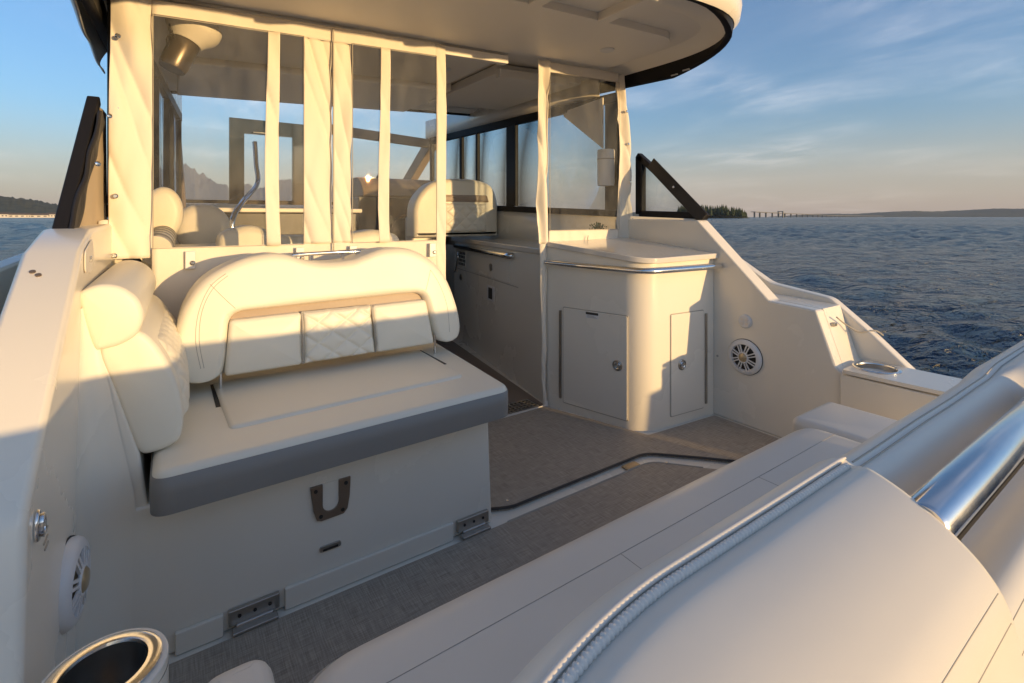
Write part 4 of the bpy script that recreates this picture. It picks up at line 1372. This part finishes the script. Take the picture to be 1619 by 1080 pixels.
# ------------------------------------------------------------------ galley beyond the curtain
gx = lambda y: 1.975 + 0.2 * (y - 2.46)
t = thing('galley_counter', (2.3, 3.4, 0), 'shaded galley counter with drawer, vent and steel rail seen through the doorway', 'counter')
obj('front', M().prism([(gx(2.51), 2.51), (2.70, 2.51), (2.60, 4.45), (gx(4.45), 4.45)], 'Z', 0.0, 0.955), GEL, t, bevel=0.006)
obj('countertop', M().prism([(gx(2.53) - .02, 2.53), (2.70, 2.53), (2.60, 4.5), (gx(4.5) - .02, 4.5)], 'Z', 0.957, 0.995), STONE, t, bevel=0.006)
g = M().tube(spline([(gx(2.98), 2.98, 0.915), (gx(3.0) - .035, 3.02, 0.915), (gx(3.4) - .04, 3.4, 0.915), (gx(4.2) - .04, 4.2, 0.915), (gx(4.4), 4.42, 0.915)], 6), 0.022, 16)
obj('steel_rail', g, STEEL, t)
GO = Vector((gx(4.45), 4.45, 0)); GE = Vector((gx(2.51), 2.51, 0))
HD = (GE - GO).normalized(); HN = Vector((HD.y, -HD.x, 0)).normalized()
if HN.x > 0: HN = -HN
uy = lambda y: (4.45 - y) / (4.45 - 2.51) * (GE - GO).length
d = obj('drawer', face_slab(M(), GO, HD, HN, uy(3.95), uy(3.05), 0.705, 0.86, 0, .006, .008), GEL, t, bevel=0.002)
obj('latch', M().lathe(GO + HD * uy(3.42) + HN * .006 + Vector((0, 0, 0.79)), HN, [(0.03, 0), (0.03, 0.006), (0.02, 0.008), (0, 0.006)], 20), STEELD, d)
obj('seam', face_slab(M(), GO, HD, HN, uy(4.4), uy(2.9), 0.690, 0.696, 0, .002), SEAM, t)
obj('outlet', face_slab(M(), GO, HD, HN, uy(3.52), uy(3.36), 0.515, 0.635, 0, .004, .006), PLASW, t)
obj('socket', face_slab(M(), GO, HD, HN, uy(3.48), uy(3.40), 0.53, 0.62, .0042, .007, .004), DARK, t)
v = obj('vent', face_slab(M(), GO, HD, HN, uy(4.38), uy(4.08), 0.72, 0.88, 0, .003, .01), GEL, t)
hl = M()
for i in range(6):
    for j in range(4):
        face_slab(hl, GO, HD, HN, uy(4.36) + .045 * i + (.02 if j % 2 else 0), uy(4.36) + .045 * i + .032 + (.02 if j % 2 else 0), .735 + .035 * j, .760 + .035 * j, .0032, .0045)
obj('perforations', hl, DARK, v)
obj('latch', M().lathe(GO + HD * uy(4.22) + HN * .002 + Vector((0, 0, 0.62)), HN, [(0.03, 0), (0.03, 0.006), (0.02, 0.012), (0, 0.01)], 20), STEELD, t)
obj('shower_handle', M().tube(spline([GO + HD * uy(4.22) + HN * .03 + Vector((0, 0, .86)), GO + HD * uy(4.2) + HN * .04 + Vector((0, 0, .80)), GO + HD * uy(4.28) + HN * .03 + Vector((0, 0, .70)), GO + HD * uy(4.32) + HN * .03 + Vector((0, 0, .66))], 5), .011, 10), STEEL, t)

# paper roll on the pillar, plant on the counter
t = thing('paper_towel_roll', (2.70, 2.62, 1.43), 'white paper towel roll strapped to the dark pillar behind the right curtain', 'paper roll')
obj('roll', M().lathe((2.66, 2.62, 1.43), (0, 0, 1), [(0.0, 0), (0.06, 0.0), (0.064, 0.01), (0.064, 0.255), (0.06, 0.265), (0.0, 0.265)], 32), PAPER, t)
obj('strap', M().lathe((2.66, 2.62, 1.62), (0, 0, 1), [(0.0655, 0), (0.0665, 0.003), (0.0655, 0.009)], 32, False), SEAM, t)
t = thing('potted_plant', (2.58, 2.62, 1.03), 'small green plant in a white pot behind the right clear window', 'plant')
obj('pot', M().lathe((2.58, 2.62, 1.045), (0, 0, 1), [(0.0, 0), (0.035, 0), (0.048, 0.055), (0.042, 0.055), (0.0, 0.05)], 24), SOIL, t)
lf = M()
for i in range(160):
    a, e, r_ = rnd.random() * 6.28, rnd.random() * 1.4, 0.02 + 0.05 * rnd.random()
    p = Vector((2.58 + r_ * math.cos(a) * math.cos(e) * 1.2, 2.62 + r_ * math.sin(a) * math.cos(e), 1.10 + r_ * math.sin(e) * 0.8))
    u = Vector((rnd.uniform(-1, 1), rnd.uniform(-1, 1), rnd.uniform(-.4, 1))).normalized(); w_ = u.cross(Vector((rnd.uniform(-1, 1), rnd.uniform(-1, 1), 1))).normalized()
    lf.add([p, p + u * .010 + w_ * .006, p + u * .022, p + u * .010 - w_ * .006], [(0, 1, 2, 3)])
obj('foliage', lf, LEAF, t, angle=10)

# helm seat
t = thing('helm_chair', (2.1, 4.0, 0.9), 'cream helm seat with quilted back and brown band beyond the galley', 'seat')
hx = lambda x: 1.72 + (x - 1.83) * 1.18
hb = rounded([(hx(1.83), 1.02), (hx(1.83), 1.34), (hx(1.96), 1.50), (hx(2.12), 1.545), (hx(2.36), 1.545), (hx(2.50), 1.50), (hx(2.555), 1.36), (hx(2.555), 1.02)], [0.02, 0.12, 0.08, 0.1, 0.1, 0.1, 0.12, 0.02], 6)
hbk = obj('backrest', M().pad(hb, 'Y', 3.94, 4.12, 0.04, rs=6), VINYL, t, angle=75)
obj('band', M().pad(rounded([(hx(2.04), 1.335), (hx(2.46), 1.335), (hx(2.44), 1.40), (hx(2.02), 1.395)], 0.015, 4), 'Y', 3.928, 3.98, 0.01), TAUPE, hbk)


def hq(u, v):
    x, z = hx(2.05) + 0.46 * u, 1.06 + 0.265 * v
    p, q = (x + z * 1.2) / 0.13, (x - z * 1.2) / 0.13
    dd = min(abs(p - round(p)), abs(q - round(q)))
    ed = min(u, 1 - u, v, 1 - v)
    return (x, 3.926 - 0.012 * (1 - math.exp(-dd * 9)) + .03 * math.exp(-ed * 25), z)


obj('quilted_pad', M().grid(hq, 60, 50), VINYL, hbk, angle=180)
obj('pedestal', M().box(1.78, 1.98, 4.125, 4.30, 0.006, 1.2), GEL, t, bevel=0.02)

# ------------------------------------------------------------------ speakers, sockets and small fittings


def speaker(loc, ax, label, depth, Rr=0.100):
    t = thing('speaker', loc, label, 'speaker', 'round white marine speakers')
    c = Vector(loc); ax = Vector(ax)
    u = ax.cross(Vector((0, 0, 1))).normalized(); v = Vector((0, 0, 1))
    pass
    obj('bezel', M().lathe(c, ax, [(Rr, 0), (Rr, depth * .45), (Rr - .004, depth * .75), (Rr - .012, depth), (Rr - .024, depth + .002), (Rr - .028, depth - .004), (Rr - .030, .006)], 48, False), PLASW, t)
    obj('gasket', M().lathe(c, ax, [(Rr + .003, 0), (Rr + .003, .003), (Rr - .01, .003)], 48, False), DARK, t)
    obj('cone', M().lathe(c, ax, [(Rr - .029, .012), (Rr - .04, .016), (0.03, .006), (0.0, .006)], 40, False), DARK, t)
    obj('dome', M().lathe(c, ax, [(0.026, .006), (0.026, depth + .006), (0.02, depth + .012), (0.0, depth + .014)], 24, False), GOLD, t)
    sp = M()
    for k in range(8):
        a = 2 * math.pi * (k + .5) / 8
        for off in (-0.11, 0.11):
            d1 = u * math.cos(a + off * 2.2) + v * math.sin(a + off * 2.2)
            d2 = u * math.cos(a + off) + v * math.sin(a + off)
            sp.bar(c + ax * (depth + .004) + d1 * .024, c + ax * (depth - .001) + d2 * (Rr - .022), .0065, .006, ax)
    sp.tube([c + ax * (depth + .004) + (u * math.cos(a) + v * math.sin(a)) * .028 for a in np.linspace(0, 6.283, 33)[:-1]], .004, 8, closed=True)
    obj('grille', sp, PLASW, t)


speaker((XS, 1.584, 0.395), (-1, 0, 0), 'round white speaker set in the starboard side right of the cabinet', 0.022)
speaker((XP - .002, 1.42, 0.412), (0.992, -0.125, 0), 'round white speaker seen edge-on on the port side, lower left', 0.026, 0.089)

t = thing('power_socket', (XS, 1.584, 0.6), 'small round white socket cover above the starboard speaker', 'socket')
obj('plate', M().lathe((XS, 1.584, 0.60), (-1, 0, 0), [(0.040, 0), (0.040, 0.006), (0.034, 0.012), (0, 0.012)], 32), PLASW, t)
for (dy, dz) in ((-.014, .010), (.014, .010), (-.014, -.012), (.014, -.012)):
    obj('port', M().lathe((XS - .012, 1.584 + dy, 0.60 + dz), (-1, 0, 0), [(0.009, 0), (0.009, 0.003), (0.004, 0.003), (0, 0.0025)], 14), PIPE, t)
for (y, z) in ((1.76, 0.36),):
    tag(obj('screw_cap', M().lathe((XS, y, z), (-1, 0, 0), [(0.007, 0), (0.007, 0.003), (0, 0.003)], 12), STEELD), 'tiny screw head left of the starboard speaker', 'screw')

t = thing('chrome_latch', (XP, 1.15, 0.70), 'small chrome latch on the port side above the speaker', 'latch')
obj('plate', M().pad([(1.120 + .018 * math.cos(a), 0.690 + .026 * math.sin(a)) for a in np.linspace(0, 6.283, 25)[:-1]], 'X', XP + .006, XP, 0.003), STEEL, t)
obj('ring', M().tube([(XP + .009, 1.120 + .010 * math.cos(a), 0.690 + .016 * math.sin(a)) for a in np.linspace(0, 6.283, 25)[:-1]], .0035, 8, closed=True), STEEL, t)
tag(obj('vent_slots', M().box(XP, XP + .002, 1.18, 1.215, 0.640, 0.643).box(XP, XP + .002, 1.18, 1.215, 0.625, 0.628).box(XP, XP + .002, 1.19, 1.22, 0.610, 0.613), SEAM), 'three faint moulded slots below the chrome latch', 'vent')
tag(obj('screw_cap', M().lathe((XP, 1.06, 0.46), (1, 0, 0), [(0.006, 0), (0.006, 0.003), (0, 0.003)], 12), DARK), 'tiny dark screw low on the port side left of the speaker', 'screw')


def cup_holder(c, rad, label, well=0.085):
    t = thing('cup_holder', c, label, 'cup holder', 'stainless cup holders')
    c = Vector(c)
    obj('flange', M().lathe(c, (0, 0, 1), [(rad, 0.0), (rad, 0.003), (rad - .006, 0.006), (rad - .018, 0.004), (rad - .020, -0.002)], 48, False), STEEL, t)
    obj('well', M().lathe(c, (0, 0, 1), [(rad - .020, 0.0), (rad - .024, -well), (rad - .034, -well - .004), (0.0, -well - .004)], 48, False), STEELD, t)


# starboard armrest around its cup holder
def ring_top(outline, c, r, z, th):
    """slab with a round hole"""
    n = len(outline)
    m = M()
    hole = []
    for p in outline:
        d = (Vector(p) - Vector(c)).normalized()
        hole.append(Vector(c) + d * r)
    vs = [(p[0], p[1], z) for p in outline] + [(h.x, h.y, z) for h in hole] + [(p[0], p[1], z - th) for p in outline] + [(h.x, h.y, z - th) for h in hole]
    fs = []
    for i in range(n):
        j = (i + 1) % n
        fs += [(i, j, n + j, n + i), (2 * n + j, 2 * n + i, 3 * n + i, 3 * n + j), (j, i, 2 * n + i, 2 * n + j), (n + i, n + j, 3 * n + j, 3 * n + i)]
    return m.add(vs, fs)


def densify(pl, k=8):
    out = []
    for i in range(len(pl)):
        a, b = Vector(pl[i]), Vector(pl[(i + 1) % len(pl)])
        for j in range(k):
            out.append(tuple(a.lerp(b, j / k)))
    return out


t = thing('armrest', (2.86, 0.85, 0.3), 'white armrest box by the starboard gunwale holding the right cup holder', 'armrest')
ol = densify(rounded([(2.715, 0.66), (2.998, 0.66), (2.998, 1.075), (2.70, 1.075)], [0.01, 0.01, 0.01, 0.02], 3), 4)
obj('top', ring_top(ol, (2.86, 0.985), 0.088, 0.456, 0.018), GEL, t, angle=35)
cup_holder((2.86, 0.985, 0.457), 0.100, 'stainless cup holder in the starboard armrest, at right')

# port cup holder on its pod beside the bench
t = thing('cup_pod', (-0.08, 1.0, 0.0), 'white rounded pod holding the near cup holder at lower left', 'armrest')
pc = Vector((-0.082, 0.985))
ol = [(pc.x + 0.083 * math.cos(a), pc.y + 0.086 * math.sin(a)) for a in np.linspace(0, 2 * math.pi, 49)[:-1]]
obj('top', ring_top(ol, pc, 0.066, 0.500, 0.02), GEL, t, angle=50, bevel=0.003)
obj('body', M().lathe((pc.x, pc.y, 0.0), (0, 0, 1), [(0.078, 0.0), (0.083, 0.48)], 48, False), GEL, t)
cup_holder((pc.x, pc.y, 0.501), 0.074, 'large stainless cup holder in the rounded pod at lower left')

# ------------------------------------------------------------------ aft bench with padded backrest
t = thing('aft_bench', (1.1, 0.6, 0), 'off-white padded aft bench with thick rolled backrest in the foreground', 'bench')
obj('base', M().box(0.20, 2.08, 0.05, 0.88, 0.0, 0.29), GEL, t, bevel=0.01)
sp_ = rounded([(0.160, 0.42), (2.13, 0.42), (2.13, 1.0), (0.160, 1.0)], [0.12, 0.12, 0.13, 0.15], 10)
ZS = 0.385
st_ = obj('seat_cushion', M().pad(sp_, 'Z', ZS, 0.275, 0.095, rs=10, puff=0.0), VINYLB, t, angle=75)
obj('seam', M().tube([(0.30, 0.838, ZS + .0002), (1.2, 0.838, ZS + .0002), (2.05, 0.842, ZS + .0002)], 0.0008, 6), SEAM, st_)
for x in (0.90, 1.52):
    obj('seam', M().tube([(x, 0.838, ZS + .0002), (x, 0.52, ZS + .0002)], 0.0007, 6), SEAM, st_)
obj('filler_cushion', M().pad(rounded([(2.10, 0.45), (2.44, 0.45), (2.44, 1.03), (2.10, 1.03)], 0.04, 6), 'Z', 0.380, 0.27, 0.03), VINYLB, t, angle=75)
obj('filler_base', M().box(2.13, 2.43, 0.5, 0.98, 0.0, 0.268), GEL, t)
obj('filler_cushion', M().pad(rounded([(0.035, 0.45), (0.155, 0.45), (0.155, 1.015), (0.035, 1.015)], 0.045, 6), 'Z', 0.41, 0.29, 0.035), VINYLB, t, angle=75)
obj('filler_base', M().box(0.04, 0.15, 0.5, 0.95, 0.0, 0.288), GEL, t)

# backrest: profile swept across the boat, with the recess that carries the rail
PROF = [(0.455, 0.34), (0.425, 0.50), (0.385, 0.66), (0.350, 0.78), (0.332, 0.835), (0.312, 0.872), (0.292, 0.891), (0.278, 0.897), (0.270, 0.8955), (0.262, 0.8955), (0.252, 0.900), (0.238, 0.9025), (0.205, 0.898), (0.175, 0.890), (0.150, 0.880),
        (0.130, 0.868), (0.114, 0.848), (0.104, 0.81), (0.095, 0.74), (0.085, 0.60), (0.075, 0.35)]
PS = spline(PROF, 4)
XA, XB = -0.12, 2.12


def sstep(a, b, x):
    q = min(1, max(0, (x - a) / (b - a)))
    return q * q * (3 - 2 * q)


def bk(u, v):
    xg = XA + (XB - XA) * u
    f = v * (len(PS) - 1)
    i = min(len(PS) - 2, int(f)); q = f - i
    y = PS[i][0] * (1 - q) + PS[i + 1][0] * q
    z = PS[i][1] * (1 - q) + PS[i + 1][1] * q
    # end slant: the recess starts along a line running aft and a little to port
    x = xg - 0.44 * max(0, 0.274 - max(y, 0.1)) * math.exp(-((xg - 0.70) / 0.22) ** 2)
    dip = sstep(0.697, 0.713, xg) * (1 - sstep(1.30, 1.42, xg))
    if z > 0.70:
        w = (1 - sstep(0.20, 0.262, y)) * (0.50 + 0.50 * sstep(0.12, 0.19, y))
        z -= dip * 0.080 * w * sstep(0.72, 0.84, z)
        z -= dip * 0.010
    y -= min(0.05, 0.9 * max(0, 0.36 - x) ** 2)
    # wrinkles and slight sag between tufts
    z += 0.0025 * mnoise.noise(Vector((x * 4, y * 9, 1))) if z > 0.8 else 0
    e = min(1, (x - XA) / 0.05, (XB - x) / 0.05)
    k = math.sqrt(max(0, 1 - (1 - e) ** 2))
    return (x, 0.25 + (y - 0.25) * (0.55 + 0.45 * k), 0.62 + (z - 0.62) * (0.85 + 0.15 * k))


bkm = M()
bkm.grid(bk, 420, len(PS) - 1)
bo = obj('backrest', bkm, VINYLB, t, angle=180)


def crest(x, y, dz=0.0):
    # height of the backrest top under a seam at (x, y)
    best = min(range(len(PS)), key=lambda i: abs(PS[i][0] - y) + (0 if PS[i][1] > .84 else 9))
    u = (x - XA) / (XB - XA)
    p = bk(u, best / (len(PS) - 1))
    return (p[0], y - min(0.05, 0.9 * max(0, 0.36 - x) ** 2), p[2] + dz)


for y, r_, nm in ((0.2745, 0.0034, 'piping'), (0.2650, 0.0041, 'stitched_piping')):
    xs_ = np.linspace(XA + .05, 0.688 if y < .27 else 0.700, 1100)
    pts = [crest(x, y, 0.002) for x in xs_]
    rad = [r_ * (1 + (0.13 * math.sin(x * 1150) if nm != 'piping' else 0)) * min(1, (0.706 - x) / 0.03 + .15) for x in xs_]
    obj(nm, M().tube(pts, rad, 8), PIPE, bo, angle=180)
    pts = [crest(x, y, 0.0002) for x in np.linspace(0.72, XB - .04, 160)]
    obj('seam', M().tube(pts, 0.0013, 6), SEAM, bo)
obj('seam', M().tube([bk((x - XA) / (XB - XA), 15.6 * 4 / (len(PS) - 1)) for x in np.linspace(0.0, 2.0, 120)], 0.0005, 5), SEAM, bo)
obj('seam', M().tube([bk((x - XA) / (XB - XA), 16.3 * 4 / (len(PS) - 1)) for x in np.linspace(0.0, 2.0, 120)], 0.0005, 5), SEAM, bo)
tag_ = obj('snap', M().lathe((1.46, 0.20, 0.905), (0, -0.2, 1), [(0.006, 0), (0.006, 0.003), (0, 0.003)], 12), PIPE, bo)
RY, RZ = 0.184, 0.874
rl_ = obj('steel_rail', M().tube([(0.655, RY, RZ), (0.66, RY, RZ), (1.36, RY, RZ), (1.366, RY, RZ)], [0.021, 0.0235, 0.0235, 0.021], 40), STEEL, bo, angle=50)
obj('black_strip', M().bar((0.665, RY - .012, RZ - .0225), (1.355, RY - .012, RZ - .0225), 0.012, 0.006), BLACK, rl_)  # thin black strip along the underside of the rail
for x in (0.74, 1.30):
    obj('post', M().lathe((x, RY, RZ - .055), (0, 0, 1), [(0.016, 0), (0.012, 0.006), (0.011, 0.05)], 16), STEEL, rl_)

# swim platform astern (behind the camera)
tag(obj('swim_platform', M().prism(rounded([(-0.4, -1.3), (2.95, -1.3), (2.95, -0.5), (-0.4, -0.5)], 0.25, 6), 'Z', -0.42, -0.33), GELN, bevel=0.02), 'low white swim platform behind the aft bench', 'platform')
